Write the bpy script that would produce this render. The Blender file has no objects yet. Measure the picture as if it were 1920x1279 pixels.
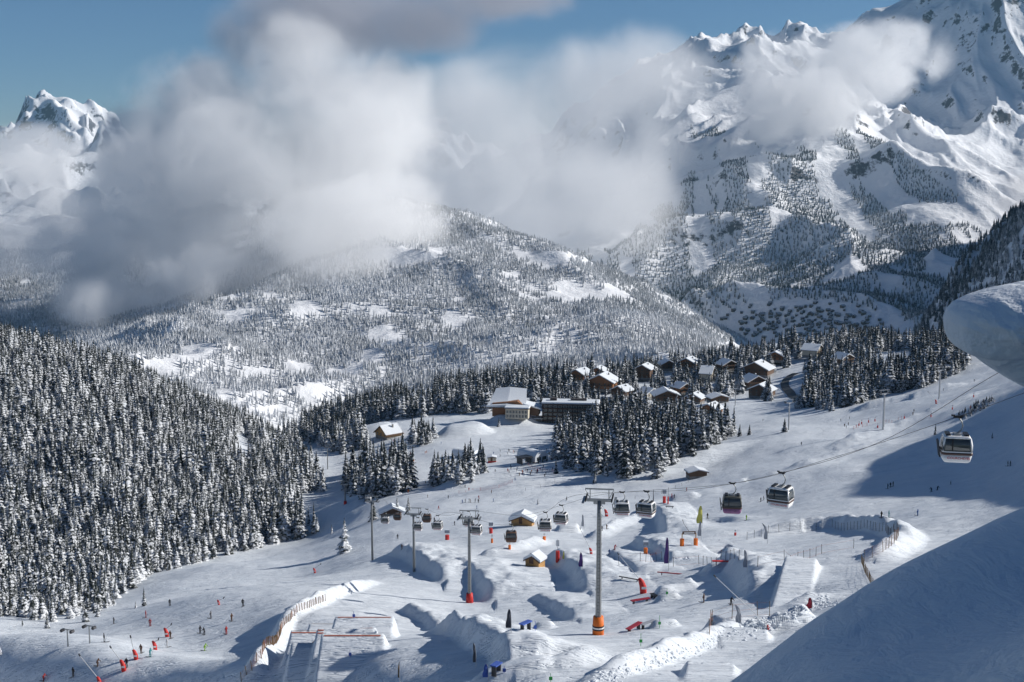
import bpy, bmesh, math, random
import numpy as np
from mathutils import Vector, Matrix

R = math.radians
random.seed(7)
rng = np.random.default_rng(11)
scene = bpy.context.scene
COL = scene.collection

# ------------------------------------------------------------------ camera
CAM = np.array([0.0, 0.0, 250.0])
F = 2400.0 / 1920.0                       # focal length over frame width
PITCH = math.atan(339.5 / 2400.0)         # looking down by about 8 degrees
cam_data = bpy.data.cameras.new("camera")
cam_data.lens = 36.0 * F
cam_data.sensor_width = 36.0
cam_data.clip_start = 0.5
cam_data.clip_end = 60000.0
cam = bpy.data.objects.new("camera", cam_data)
COL.objects.link(cam)
cam.location = CAM
cam.rotation_euler = (R(90) - PITCH, 0, 0)
scene.camera = cam

# ------------------------------------------------------------------ sky, sun, exposure
SUN_EL, SUN_AZ = 28.0, 80.0               # azimuth clockwise from +Y: the sun stands to the right
world = bpy.data.worlds.new("World")
scene.world = world
world.use_nodes = True
wn = world.node_tree.nodes
wl = world.node_tree.links
bg = wn["Background"]
sky_tex = wn.new("ShaderNodeTexSky")
sky_tex.sky_type = 'NISHITA'
sky_tex.sun_disc = False
sky_tex.sun_elevation = R(SUN_EL)
sky_tex.sun_rotation = R(SUN_AZ)
sky_tex.altitude = 2100.0
sky_tex.air_density = 1.0
sky_tex.dust_density = 0.0
sky_tex.ozone_density = 7.0
wl.new(sky_tex.outputs[0], bg.inputs[0])
bg.inputs[1].default_value = 0.062
sun_data = bpy.data.lights.new("sun", 'SUN')
sun_data.energy = 5.0
sun_data.angle = R(0.5)
sun_data.color = (1.0, 0.965, 0.915)
sun = bpy.data.objects.new("sun", sun_data)
COL.objects.link(sun)
sd = Vector((math.sin(R(SUN_AZ)) * math.cos(R(SUN_EL)), math.cos(R(SUN_AZ)) * math.cos(R(SUN_EL)), math.sin(R(SUN_EL))))
sun.rotation_euler = sd.to_track_quat('Z', 'Y').to_euler()
vs = scene.view_settings
vs.view_transform = 'Standard'
vs.look = 'None'
vs.exposure = 0.05
vs.gamma = 1.0
vs.use_curve_mapping = False
cy = scene.cycles
cy.use_denoising = True
cy.max_bounces = 10
cy.diffuse_bounces = 3
cy.glossy_bounces = 2
cy.transmission_bounces = 4
cy.transparent_max_bounces = 8
cy.volume_bounces = 8
cy.volume_step_rate = 1.0
cy.volume_max_steps = 256
cy.use_adaptive_sampling = True
cy.adaptive_threshold = 0.02

# ------------------------------------------------------------------ helpers: pixels of the survey, noise, splines
def ray(px, py):
    """direction (with y = 1) through a point of the 1920 x 1279 photograph"""
    u = (px - 959.5) / 2400.0
    v = (639.0 - py) / 2400.0
    c, s = math.cos(PITCH), math.sin(PITCH)
    y = c + v * s
    z = v * c - s
    return np.array([u / y, 1.0, z / y])

def P(px, py, d):
    return CAM + ray(px, py) * d

def project(p):
    q = np.asarray(p, float) - CAM
    c, s = math.cos(PITCH), math.sin(PITCH)
    f = q[..., 1] * c - q[..., 2] * s
    upv = q[..., 1] * s + q[..., 2] * c
    return 959.5 + 2400 * q[..., 0] / f, 639.0 - 2400 * upv / f, f

def _hash(ix, iy, seed):
    h = (ix.astype(np.int64) * 374761393 + iy.astype(np.int64) * 668265263 + seed * 974634777) & 0x7fffffff
    h = ((h ^ (h >> 13)) * 1274126177) & 0x7fffffff
    return (h ^ (h >> 16)) & 0x7fffffff

def gnoise(x, y, seed=0):
    ix, iy = np.floor(x), np.floor(y)
    fx, fy = x - ix, y - iy
    def g(ox, oy):
        a = _hash(ix + ox, iy + oy, seed) * (2 * math.pi / 0x7fffffff)
        return np.cos(a) * (fx - ox) + np.sin(a) * (fy - oy)
    wx = fx * fx * fx * (fx * (fx * 6 - 15) + 10)
    wy = fy * fy * fy * (fy * (fy * 6 - 15) + 10)
    a = g(0, 0) + wx * (g(1, 0) - g(0, 0))
    b = g(0, 1) + wx * (g(1, 1) - g(0, 1))
    return (a + wy * (b - a)) * 1.5

def fbm(x, y, oct=5, seed=0, ridged=False, gain=0.5, lac=2.03):
    t = np.zeros_like(x, dtype=float)
    a, f, w = 1.0, 1.0, np.ones_like(x, dtype=float)
    for k in range(oct):
        n = gnoise(x * f + 17.3 * k, y * f - 9.1 * k, seed + k)
        if ridged:
            n = 1 - np.abs(n) * 1.6
            n = n * n * w
            w = np.clip(n * 1.4, 0, 1)
            t += a * (n - 0.5)
        else:
            t += a * n
        a *= gain
        f *= lac
    return t

class Spline:
    """thin plate spline of height over (x / y, log y): a surveyed relief"""
    def __init__(self, pts, smooth=1e-4):
        pts = np.array(pts, float)
        self.c = self.key(pts[:, 0], pts[:, 1])
        n = len(pts)
        K = self.phi(self.c[:, None, :] - self.c[None, :, :]) + np.eye(n) * smooth
        A = np.zeros((n + 3, n + 3))
        A[:n, :n] = K
        A[:n, n] = 1
        A[:n, n + 1:] = self.c
        A[n:, :n] = A[:n, n:].T
        self.s = np.linalg.solve(A, np.concatenate([pts[:, 2], [0, 0, 0]]))
        self.n = n
    @staticmethod
    def key(x, y):
        return np.stack([x / y * 2.0, np.log(y)], -1)
    @staticmethod
    def phi(d):
        r2 = (d ** 2).sum(-1)
        return 0.5 * r2 * np.log(r2 + 1e-12)
    def __call__(self, x, y):
        k = self.key(x.ravel(), y.ravel())
        out = np.empty(len(k))
        for i in range(0, len(k), 20000):
            q = k[i:i + 20000]
            out[i:i + 20000] = self.phi(q[:, None, :] - self.c[None]) @ self.s[:self.n] + self.s[self.n] + q @ self.s[self.n + 1:]
        return out.reshape(x.shape)

class Relief:
    """a fan shaped grid of ground: rows by distance, columns by bearing"""
    def __init__(self, us, ds, height):
        self.us, self.ds = us, ds
        self.U, self.D = np.meshgrid(us, ds)
        self.X, self.Y = self.U * self.D, self.D
        self.Z = height(self.X, self.Y)
    def mesh(self, name, mat, kind="structure"):
        nr, nc = self.Z.shape
        co = np.stack([self.X, self.Y, self.Z], -1).reshape(-1, 3)
        i = np.arange(nr * nc).reshape(nr, nc)
        f = np.stack([i[:-1, :-1], i[:-1, 1:], i[1:, 1:], i[1:, :-1]], -1).reshape(-1, 4)
        o = np_mesh(name, co, f, mat, smooth=True)
        if kind:
            o["kind"] = kind
        return o
    def z(self, x, y):
        x, y = np.asarray(x, float), np.asarray(y, float)
        u = x / y
        a = np.interp(u, self.us, np.arange(len(self.us)))
        b = np.interp(y, self.ds, np.arange(len(self.ds)))
        a = np.clip(a, 0, len(self.us) - 1.001)
        b = np.clip(b, 0, len(self.ds) - 1.001)
        i, j = a.astype(int), b.astype(int)
        fa, fb = a - i, b - j
        Z = self.Z
        return (Z[j, i] * (1 - fa) * (1 - fb) + Z[j, i + 1] * fa * (1 - fb) + Z[j + 1, i] * (1 - fa) * fb + Z[j + 1, i + 1] * fa * fb)
    def slope(self, x, y, e=3.0):
        gx = (self.z(x + e, y) - self.z(x - e, y)) / (2 * e)
        gy = (self.z(x, y + e) - self.z(x, y - e)) / (2 * e)
        return gx, gy
    def hit(self, px, py, dmin=0.0):
        r = ray(px, py)
        ds = np.geomspace(max(self.ds[0], dmin), self.ds[-1], 3000)
        zt = self.z(r[0] * ds, ds)
        zr = CAM[2] + r[2] * ds
        below = np.nonzero(zr <= zt)[0]
        if len(below) == 0:
            d = ds[-1]
        else:
            d = ds[below[0]]
        return np.array([r[0] * d, d, float(self.z(r[0] * d, d))])

def np_mesh(name, co, faces, mat, smooth=False, parent=None, mat_idx=None):
    co = np.asarray(co, dtype=np.float32)
    faces = np.asarray(faces, dtype=np.int32)
    me = bpy.data.meshes.new(name)
    n = faces.shape[1]
    me.vertices.add(len(co))
    me.vertices.foreach_set("co", co.ravel())
    me.loops.add(faces.size)
    me.loops.foreach_set("vertex_index", faces.ravel())
    me.polygons.add(len(faces))
    me.polygons.foreach_set("loop_start", np.arange(0, faces.size, n, dtype=np.int32))
    me.polygons.foreach_set("use_smooth", np.full(len(faces), smooth))
    if mat_idx is not None:
        me.polygons.foreach_set("material_index", np.asarray(mat_idx, dtype=np.int32))
    me.update(calc_edges=True)
    for m in (mat if isinstance(mat, (list, tuple)) else [mat]):
        me.materials.append(m)
    o = bpy.data.objects.new(name, me)
    COL.objects.link(o)
    if parent:
        o.parent = parent
    return o

# ------------------------------------------------------------------ materials
def new_mat(name):
    m = bpy.data.materials.new(name)
    m.use_nodes = True
    nt = m.node_tree
    return m, nt, nt.nodes["Principled BSDF"]

def N(nt, kind, **kw):
    n = nt.nodes.new(kind)
    for k, v in kw.items():
        setattr(n, k, v)
    return n

def plain(name, col, rough=0.6, metal=0.0, var=0.08, scale=6.0, spec=0.4):
    m, nt, b = new_mat(name)
    tc = N(nt, "ShaderNodeTexCoord")
    nz = N(nt, "ShaderNodeTexNoise")
    nz.inputs["Scale"].default_value = scale
    nz.inputs["Detail"].default_value = 4
    mp = N(nt, "ShaderNodeMapRange")
    mp.inputs["To Min"].default_value = 1 - var * 2
    mp.inputs["To Max"].default_value = 1 + var * 2
    mx = N(nt, "ShaderNodeVectorMath", operation='SCALE')
    mx.inputs[0].default_value = col
    nt.links.new(tc.outputs["Object"], nz.inputs["Vector"])
    nt.links.new(nz.outputs[0], mp.inputs[0])
    nt.links.new(mp.outputs[0], mx.inputs["Scale"])
    nt.links.new(mx.outputs[0], b.inputs["Base Color"])
    b.inputs["Roughness"].default_value = rough
    b.inputs["Metallic"].default_value = metal
    b.inputs["Specular IOR Level"].default_value = spec
    return m

def noise(nt, vec, scale, detail=4, rough=0.55, dist=0.0):
    n = N(nt, "ShaderNodeTexNoise")
    n.inputs["Scale"].default_value = scale
    n.inputs["Detail"].default_value = detail
    n.inputs["Roughness"].default_value = rough
    n.inputs["Distortion"].default_value = dist
    nt.links.new(vec, n.inputs["Vector"])
    return n.outputs[0]

def mapr(nt, v, a, b, c, d, smooth=False):
    n = N(nt, "ShaderNodeMapRange")
    if smooth:
        n.interpolation_type = 'SMOOTHSTEP'
    for i, x in enumerate((a, b, c, d)):
        n.inputs[i + 1].default_value = x
    nt.links.new(v, n.inputs[0])
    return n.outputs[0]

def math_n(nt, op, a, b=None, c=None):
    n = N(nt, "ShaderNodeMath", operation=op)
    for i, v in enumerate((a, b, c)):
        if v is None:
            continue
        if isinstance(v, (int, float)):
            n.inputs[i].default_value = v
        else:
            nt.links.new(v, n.inputs[i])
    return n.outputs[0]

def mixc(nt, fac, a, b):
    n = N(nt, "ShaderNodeMix", data_type='RGBA')
    for s, v in ((n.inputs[0], fac), (n.inputs[6], a), (n.inputs[7], b)):
        if isinstance(v, tuple):
            s.default_value = (*v, 1)
        elif isinstance(v, (int, float)):
            s.default_value = v
        else:
            nt.links.new(v, s)
    return n.outputs[2]

SNOW = (0.80, 0.82, 0.85)

def snow_mat(name, tracks=True, bump=0.42, fine=False):
    """groomed and skied snow: fine grain, ski tracks as thin scratches of relief with painted shadow"""
    m, nt, b = new_mat(name)
    geo = N(nt, "ShaderNodeNewGeometry")
    pos = geo.outputs["Position"]
    big = noise(nt, pos, 0.02, 5)
    grain = noise(nt, pos, 0.55, 6, 0.65)
    h = math_n(nt, 'MULTIPLY', grain, 0.35)
    col = mixc(nt, big, (0.71, 0.76, 0.81), (0.83, 0.86, 0.88))
    if fine:
        h = math_n(nt, 'ADD', h, math_n(nt, 'MULTIPLY', noise(nt, pos, 7.0, 5, 0.7), 0.05))
        rp_ = N(nt, "ShaderNodeMapping")
        rp_.inputs["Rotation"].default_value = (0, 0, R(25))
        rp_.inputs["Scale"].default_value = (1.0, 0.22, 1.0)
        nt.links.new(pos, rp_.inputs[0])
        h = math_n(nt, 'ADD', h, math_n(nt, 'MULTIPLY', noise(nt, rp_.outputs[0], 1.6, 4, 0.6, 0.8), 0.25))
    if tracks:
        for ang, sc, dist in ((62, 0.10, 3.0), (84, 0.07, 5.0), (35, 0.06, 6.0)):
            mp = N(nt, "ShaderNodeMapping")
            mp.inputs["Rotation"].default_value = (0, 0, R(ang))
            mp.inputs["Scale"].default_value = (0.12, 1.0, 0.6)
            nt.links.new(pos, mp.inputs[0])
            w = noise(nt, mp.outputs[0], sc * 4.0, 5, 0.6, dist * 0.15)
            r = math_n(nt, 'ABSOLUTE', math_n(nt, 'SUBTRACT', w, 0.5))
            line = mapr(nt, r, 0.0, 0.03, 1.0, 0.0, True)
            h = math_n(nt, 'ADD', h, math_n(nt, 'MULTIPLY', line, -0.5))
            col = mixc(nt, math_n(nt, 'MULTIPLY', line, 0.35), col, (0.60, 0.66, 0.73))  # shadow inside the tracks, painted into the snow colour
    bp = N(nt, "ShaderNodeBump")
    bp.inputs["Strength"].default_value = bump
    bp.inputs["Distance"].default_value = 1.2
    nt.links.new(h, bp.inputs["Height"])
    nt.links.new(bp.outputs[0], b.inputs["Normal"])
    nt.links.new(col, b.inputs["Base Color"])
    b.inputs["Roughness"].default_value = 0.6
    b.inputs["Specular IOR Level"].default_value = 0.25
    return m

def mountain_mat(name, rock_lo=0.62, rock_hi=0.5, scale=1.0, rock=(0.10, 0.095, 0.10), bump=0.6, gully=True):
    """deep snow that slips off the steep faces and shows rock"""
    m, nt, b = new_mat(name)
    geo = N(nt, "ShaderNodeNewGeometry")
    pos = geo.outputs["Position"]
    sep = N(nt, "ShaderNodeSeparateXYZ")
    nt.links.new(geo.outputs["Normal"], sep.inputs[0])
    n1 = noise(nt, pos, 0.006 * scale, 6, 0.62)
    n2 = noise(nt, pos, 0.03 * scale, 5, 0.65)
    s = math_n(nt, 'ADD', sep.outputs[2], math_n(nt, 'MULTIPLY', math_n(nt, 'SUBTRACT', n1, 0.5), 0.9))
    s = math_n(nt, 'ADD', s, math_n(nt, 'MULTIPLY', math_n(nt, 'SUBTRACT', n2, 0.5), 0.7))
    f = mapr(nt, s, rock_lo, rock_hi, 0.0, 1.0, True)
    col = mixc(nt, f, (0.80, 0.81, 0.83), rock)
    hh = math_n(nt, 'ADD', math_n(nt, 'MULTIPLY', n1, 30.0 / scale), math_n(nt, 'MULTIPLY', n2, 7.0 / scale))
    bp = N(nt, "ShaderNodeBump")
    bp.inputs["Strength"].default_value = bump
    bp.inputs["Distance"].default_value = 1.0
    nt.links.new(hh, bp.inputs["Height"])
    nt.links.new(bp.outputs[0], b.inputs["Normal"])
    nt.links.new(col, b.inputs["Base Color"])
    b.inputs["Roughness"].default_value = 0.75
    b.inputs["Specular IOR Level"].default_value = 0.15
    return m

M = {}
M["piste"] = snow_mat("piste_snow")
M["bank"] = snow_mat("bank_snow", tracks=False, bump=0.45, fine=True)
M["forest_floor"] = mountain_mat("forest_floor_snow", 0.5, 0.3, 3.0)
M["mountain"] = mountain_mat("mountain_snow_and_rock", 0.62, 0.48)
M["high"] = mountain_mat("high_mountain_snow_and_rock", 0.56, 0.44, 0.9, (0.085, 0.085, 0.095))
# ------------------------------------------------------------------ the near valley: ski slopes, park, village shelf, left hill
near_pts = [P(*q) for q in [
    # terrain park and lower piste
    (1000,1279,150),(700,1279,168),(560,1279,180),(850,1279,158),(1121,1190,190),(957,1190,196),(760,1190,212),(620,1190,214),
    (560,1150,240),(490,1235,208),(640,1100,290),
    (400,1235,216),(470,1150,256),(350,1279,194),(180,1279,206),(0,1279,222),(-200,1279,240),(450,1279,185),(300,1220,232),
    (0,1200,276),(200,1190,268),(380,1120,300),(0,1155,345),(150,1160,335),(270,1120,385),(420,1060,465),(590,1000,620),
    (610,930,740),(-200,1160,355),
    (880,1130,274),(720,1090,305),(768,1070,345),(695,1050,400),(560,1080,420),(1000,1060,320),(1100,1090,285),(1300,1010,340),(1245,1060,300),
    (1140,1030,380),(975,985,440),(900,960,500),(700,980,530),(645,945,650),(1100,940,510),(1300,890,570),(1000,890,640),
    (850,890,720),(750,880,760),(900,850,800),(1000,850,790),(900,800,930),(1000,800,920),(950,785,960),(1060,800,930),(820,785,1000),
    (730,815,930),(640,850,900),(650,810,1010),
    # right hand slope
    (1400,970,410),(1560,965,370),(1650,970,335),(1720,962,320),(1890,872,395),(1668,915,410),(1600,880,480),(1650,808,600),
    (1475,815,640),(1530,772,780),(1580,780,740),(1380,812,720),(1250,865,640),(1150,912,570),(1350,835,650),(1750,748,700),
    (1850,712,720),(1900,790,500),(1830,765,570),(1300,1100,240),(1450,1170,190),(1550,1050,235),(1660,1000,290),(1480,1010,320),(1250,1190,185),
    (1400,1279,140),(1560,1115,200),(1750,1080,200),(1920,1000,250),
    # village shelf
    (1330,765,950),(1420,735,1060),(1485,735,1020),(1700,685,980),(1745,655,1100),(1250,745,1080),(1120,730,1120),(1065,800,940),
    (780,745,1230),(610,800,1180),(600,790,1260),(800,748,1350),(1060,722,1400),(1400,668,1480),(1600,648,1430),(1770,668,1280),(1900,650,1250),
    # left hill
    (100,900,700),(300,900,720),(490,910,760),(0,640,960),(180,687,1010),(350,757,1060),(480,808,1090),(570,862,1060),(-250,560,950),(-250,900,680),
    (560,830,1130),
]]
def rel(px, d, z):
    u = (px - 959.5) / 2400.0
    return np.array([u * d, d, CAM[2] + z])
near_pts += [rel(*q) for q in [
    (-250,1350,-250),(0,1350,-290),(200,1400,-330),(400,1450,-350),(520,1500,-350),(600,1650,-370),(800,1750,-380),(1060,1800,-390),(1400,1900,-400),(1700,1850,-380),(1950,1700,-330),
    (0,2300,-480),(500,2300,-480),(1000,2400,-480),(1500,2500,-520),(1900,2400,-480),
    (2300,520,-40),(2300,700,-70),(2400,1000,-90),(2600,1500,-120),(-900,700,-100),(-900,400,-160),(-700,1200,-120),
    (2350,300,-50),(2200,220,-60),(300,150,-140),(-300,200,-160),(-500,120,-130),(960,80,-50),(1900,90,-40),(960,40,-38),
]]
near_pts += [np.array(q, float) for q in [
    (330, 440, 250), (430, 470, 312), (560, 430, 350), (400, 330, 240), (560, 800, 230), (330, 250, 210), (220, 130, 205)]]
near_spl = Spline(near_pts)

BUMPS = []                                 # (x, y, half length, half width, height, angle, sharpness)
def near_height(x, y):
    z = near_spl(x, y)
    z = z + 2.2 * fbm(x / 85.0, y / 85.0, 3, 3) * np.clip((y - 150) / 300, 0, 1)
    z = z + 0.22 * fbm(x / 9.0, y / 9.0, 3, 5)
    return z

_us = np.concatenate([np.linspace(-1.6, -0.47, 40)[:-1], np.linspace(-0.47, 0.47, 640), np.linspace(0.47, 1.9, 60)[1:]])
_ds = np.concatenate([np.geomspace(38, 120, 26)[:-1], np.geomspace(120, 1200, 400)[:-1], np.geomspace(1200, 2500, 60)])
near0 = Relief(_us[::3], _ds[::2], near_height)       # the bare relief, to set the park features on

def bump(px, py, L, W, h, ang=0.0, sharp=3.0, flat=0.0):
    p = near0.hit(px, py)
    BUMPS.append((p[0], p[1], L, W, h, R(ang), sharp, flat))

# park features: (pixel of the centre, half length, half width, height, turn, edge sharpness)
for b_ in [
    (1020,1178,2.2,1.8,1.3,0,2.5),(960,1270,7.0,2.6,1.8,12,3),
    (1065,995,4.5,4,2.6,0,4),(1280,937,7,5,2.6,0,3),(1420,1182,8,3.4,2.8,15,6),(1250,1125,2.6,1.6,1.3,10,3),(1245,1175,2.6,1.6,1.2,10,3),
    (1395,1060,9,3.5,2.0,6,6),(1340,1030,30,8,-2.2,8,3),(1560,1030,20,10,-3.0,5,3),
    # hummocks about the village meadow
    (870,812,22,14,7,20,2.5),(960,790,20,10,5,0,2.5),(850,770,24,12,4,0,2.5),(700,810,20,12,6,15,2.5),(905,905,26,10,4,15,2.5),(1240,880,50,22,6,30,2.5),
    (1060,905,60,6,3,8,2.5),
]:
    bump(*b_)

KICKERS = []                               # run-up ramps: they rise away from the camera and end in a lip
def kicker(px, py, W, L, h, ang=0.0):
    p = near0.hit(px, py)
    KICKERS.append((p[0], p[1], W, L, h, R(ang)))
for k_ in [(594,1212,2.5,7.5,3.2),(672,1208,4.9,8.5,3.6),(562,1247,2.7,7.0,3.3),(638,1244,4.6,7.5,3.6),(566,1287,2.7,7.0,3.3),(650,1283,4.8,7.5,3.7),
           (1478,1150,3.0,34.0,2.8,-16),(1395,1215,3.5,10.0,1.6,-10),(1330,1275,3.0,8,1.2,-10),(960,1279,3.0,7,1.4,-30)]:
    kicker(*k_)

RIDGES = []                                # pushed up banks, dunes, added shading swells: steep to the left, long to the right
def ridge_line(pix, hw, h, steep=0.5, gentle=1.4):
    pts = [near0.hit(*q)[:2] for q in pix]
    RIDGES.append((np.array([q[:2] for q in spline2(pts)]), hw, h, steep, gentle))
def spline2(pts, n=6):
    out = []
    for i in range(len(pts) - 1):
        p0, p1, p2, p3 = pts[max(i - 1, 0)], pts[i], pts[i + 1], pts[min(i + 2, len(pts) - 1)]
        for t in np.linspace(0, 1, n, endpoint=False):
            out.append(0.5 * ((2 * p1) + (-p0 + p2) * t + (2 * p0 - 5 * p1 + 4 * p2 - p3) * t ** 2 + (-p0 + 3 * p1 - 3 * p2 + p3) * t ** 3))
    out.append(pts[-1])
    return out
for r_ in [
    ([(1420,1003),(1500,993),(1580,987),(1650,993),(1690,1008),(1672,1030),(1635,1052)], 5.0, 3.2, 0.7, 1.2),
    ([(450,1279),(490,1235),(528,1180),(548,1158),(580,1140),(640,1112),(700,1092)], 3.2, 2.3, 0.7, 0.9),
    ([(1105,1279),(1200,1246),(1300,1213),(1400,1180),(1480,1152),(1560,1118)], 3.6, 2.2, 0.8, 1.0),
    ([(740,1035),(790,1058),(838,1092)], 6.0, 3.4, 0.55, 3.6),
    ([(850,1060),(895,1088),(930,1128)], 6.0, 3.2, 0.55, 3.4),
    ([(1035,1045),(1080,1074),(1105,1112)], 6.0, 3.2, 0.55, 3.4),
    ([(1000,1122),(1050,1142),(1085,1162)], 4.0, 1.6, 0.6, 3.0),
    ([(760,1146),(800,1164),(828,1184)], 4.5, 2.0, 0.6, 3.0),
    ([(825,1184),(890,1204),(940,1228),(962,1252)], 6.5, 3.3, 0.45, 2.6),
    ([(1215,952),(1243,978),(1252,1008)], 6.0, 3.8, 0.55, 3.0),
    ([(1190,1018),(1234,1036),(1266,1060)], 5.0, 2.6, 0.6, 3.0),
    ([(1355,1052),(1394,1080),(1415,1114)], 5.5, 3.2, 0.6, 2.6),
    ([(1140,1046),(1176,1062),(1200,1086)], 4.5, 2.2, 0.6, 3.0),
    ([(1225,1122),(1260,1108),(1300,1098)], 3.6, 1.8),
    ([(1110,1010),(1150,985),(1200,968)], 5.0, 2.2),
    ([(900,1045),(960,1030),(1010,1012)], 5.0, 2.2),
    ([(1180,1240),(1215,1232),(1250,1222)], 3.0, 1.6),
    ([(1000,1255),(1060,1245),(1110,1230)], 4.0, 1.6),
    ([(1250,990),(1330,978),(1400,975)], 7.0, 1.6),
    ([(1600,770),(1700,748),(1800,720)], 12.0, 3.0),  # swell added for shade, in place of tree and lift shadow bands
    ([(1560,840),(1660,806),(1760,768),(1840,735)], 12.0, 3.0),  # second swell added for the shadow bands
    ([(1480,880),(1580,850),(1680,825)], 12.0, 2.0),
    ([(1300,930),(1380,905),(1460,888)], 9.0, 1.6),
]:
    ridge_line(*r_)

def near_full(x, y):
    z = near_height(x, y)
    add = np.zeros_like(z)
    for bx_, by_, L, W, h, a, sh, fl in BUMPS:
        c, s = math.cos(a), math.sin(a)
        dx, dy = x - bx_, y - by_
        near = (np.abs(dx) < L + W + 6) & (np.abs(dy) < L + W + 6)
        if not near.any():
            continue
        p, q = (dx[near] * c + dy[near] * s) / L, (-dx[near] * s + dy[near] * c) / W
        r = (np.abs(p) ** sh + np.abs(q) ** sh) ** (1.0 / sh)
        t = np.clip((1.12 - r) / (0.10 + 1.4 / sh), 0, 1)
        v = h * t * t * (3 - 2 * t)
        add[near] = np.maximum(add[near], v) if h > 0 else add[near] + v
    for bx_, by_, W, L, h, a in KICKERS:
        c, s = math.cos(a), math.sin(a)
        dx, dy = x - bx_, y - by_
        near = (np.abs(dx) < L + W + 6) & (np.abs(dy) < L + W + 6)
        p, q = (dx[near] * c + dy[near] * s), (-dx[near] * s + dy[near] * c) / L
        side = np.clip((W + 0.7 - np.abs(p)) / 0.9, 0, 1)
        end = np.clip((1.06 - q) / 0.08, 0, 1)
        qc = np.clip(q, 0, 1)
        zc = near0.z(bx_ - s * qc * L, by_ + c * qc * L)          # level across, as a groomer cuts it
        v = (zc - z[near] + h * qc ** 1.25 + 0.15) * side * end
        v = np.where((q > -0.02) & (side > 0), v, 0)
        add[near] = np.maximum(add[near], v)
    for pl, hw, h, steep, gentle in RIDGES:
        x0, y0 = pl.min(0) - hw * 2.2
        x1, y1 = pl.max(0) + hw * 2.2
        sel = (x > x0) & (x < x1) & (y > y0) & (y < y1)
        qx, qy = x[sel], y[sel]
        best = np.full(qx.shape, 1e9)
        sgn = np.zeros_like(best)
        endf = np.ones_like(best)
        n = len(pl) - 1
        for i in range(n):
            ax, ay = pl[i]
            bx2, by2 = pl[i + 1]
            ex, ey = bx2 - ax, by2 - ay
            ln = math.hypot(ex, ey) + 1e-9
            t = np.clip(((qx - ax) * ex + (qy - ay) * ey) / ln ** 2, 0, 1)
            dx, dy = qx - ax - t * ex, qy - ay - t * ey
            d = np.hypot(dx, dy)
            m = d < best
            best[m] = d[m]
            sgn[m] = np.sign(dx)[m]
            u = (i + t) / n
            endf[m] = np.clip(np.minimum(u, 1 - u) * 6 + 0.25, 0, 1)[m]
        w = np.where(sgn < 0, hw * steep, hw * gentle)
        t = np.clip(1 - best / w, 0, 1)
        add[sel] = np.maximum(add[sel], h * endf * t * t * (3 - 2 * t) * (1 + 0.25 * fbm(qx / 6.0, qy / 6.0, 3, 15)))
    return z + add
near = Relief(_us, _ds, near_full)
slope_obj = near.mesh("ski_slope", M["piste"])

# ------------------------------------------------------------------ the mountains
def mountain(name, pts, us, ds, mat, amp, wl, seed, ridged=True, amp2=0.0, wl2=1.0, gully=0.0, gamp=0.0, gfar=0.0, crag=0.0, camp=0.0):
    sp = Spline(pts)
    def h(x, y):
        z = sp(x, y)
        wx = x + wl * 0.25 * fbm(x / wl, y / wl, 2, seed + 50)
        wy = y + wl * 0.25 * fbm(x / wl, y / wl, 2, seed + 60)
        nz = fbm(wx / wl, wy / wl, 7, seed, ridged, 0.47)
        z = z + amp * (nz - nz.mean())
        if gully:
            g2 = fbm(wx / gully, wy / (gully * 3.0), 5, seed + 30, True, 0.42)
            z = z + gamp * (g2 - g2.mean()) * (1 + gfar * np.clip((y - 8000) / 1500, 0, 1))
        if crag:
            c2 = fbm(wx / crag, wy / crag, 5, seed + 40, True, 0.55)
            z = z + camp * (c2 - c2.mean()) * np.clip((z - 150) / 350, 0.1, 1.0)
        if amp2:
            z = z + amp2 * fbm(x / wl2, y / wl2, 4, seed + 9)
        return z
    rl = Relief(us, ds, h)
    return rl, rl.mesh(name, mat)

mid_pts = [P(*q) for q in [
    (200,700,2350),(350,745,2250),(480,785,2150),(600,770,2350),(900,725,2350),(1200,690,2500),(1380,668,2900),
    (450,620,3000),(700,600,3100),(900,600,3200),(1100,570,3500),(1250,602,3500),(300,640,2900),
    (500,470,4300),(720,385,4600),(860,413,4500),(1000,458,4400),(1120,497,4200),(1250,577,3900),(1340,627,3600),(1392,657,3350),
    (620,400,4700),(0,600,4200),(0,480,5200),(200,520,4600),(350,430,5000),(150,620,3700),(0,640,3700),(-250,560,4300),(-250,400,5400),
]] + [rel(*q) for q in [(0,1900,-500),(500,1800,-520),(1000,1900,-540),(1500,2200,-620),(1500,3400,-650),(1480,4200,-690),
    (1300,5200,-680),(1120,5600,-560),(900,6000,-500),(600,6300,-420),(200,6500,-300),(-250,6500,-250),(1700,2600,-640),(1700,4200,-680)]]
mid, mid_obj = mountain("forested_mountain", mid_pts, np.linspace(-0.56, 0.36, 420), np.geomspace(1900, 6600, 260), M["mountain"], 34, 700, 21, True, 8, 160)

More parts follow.
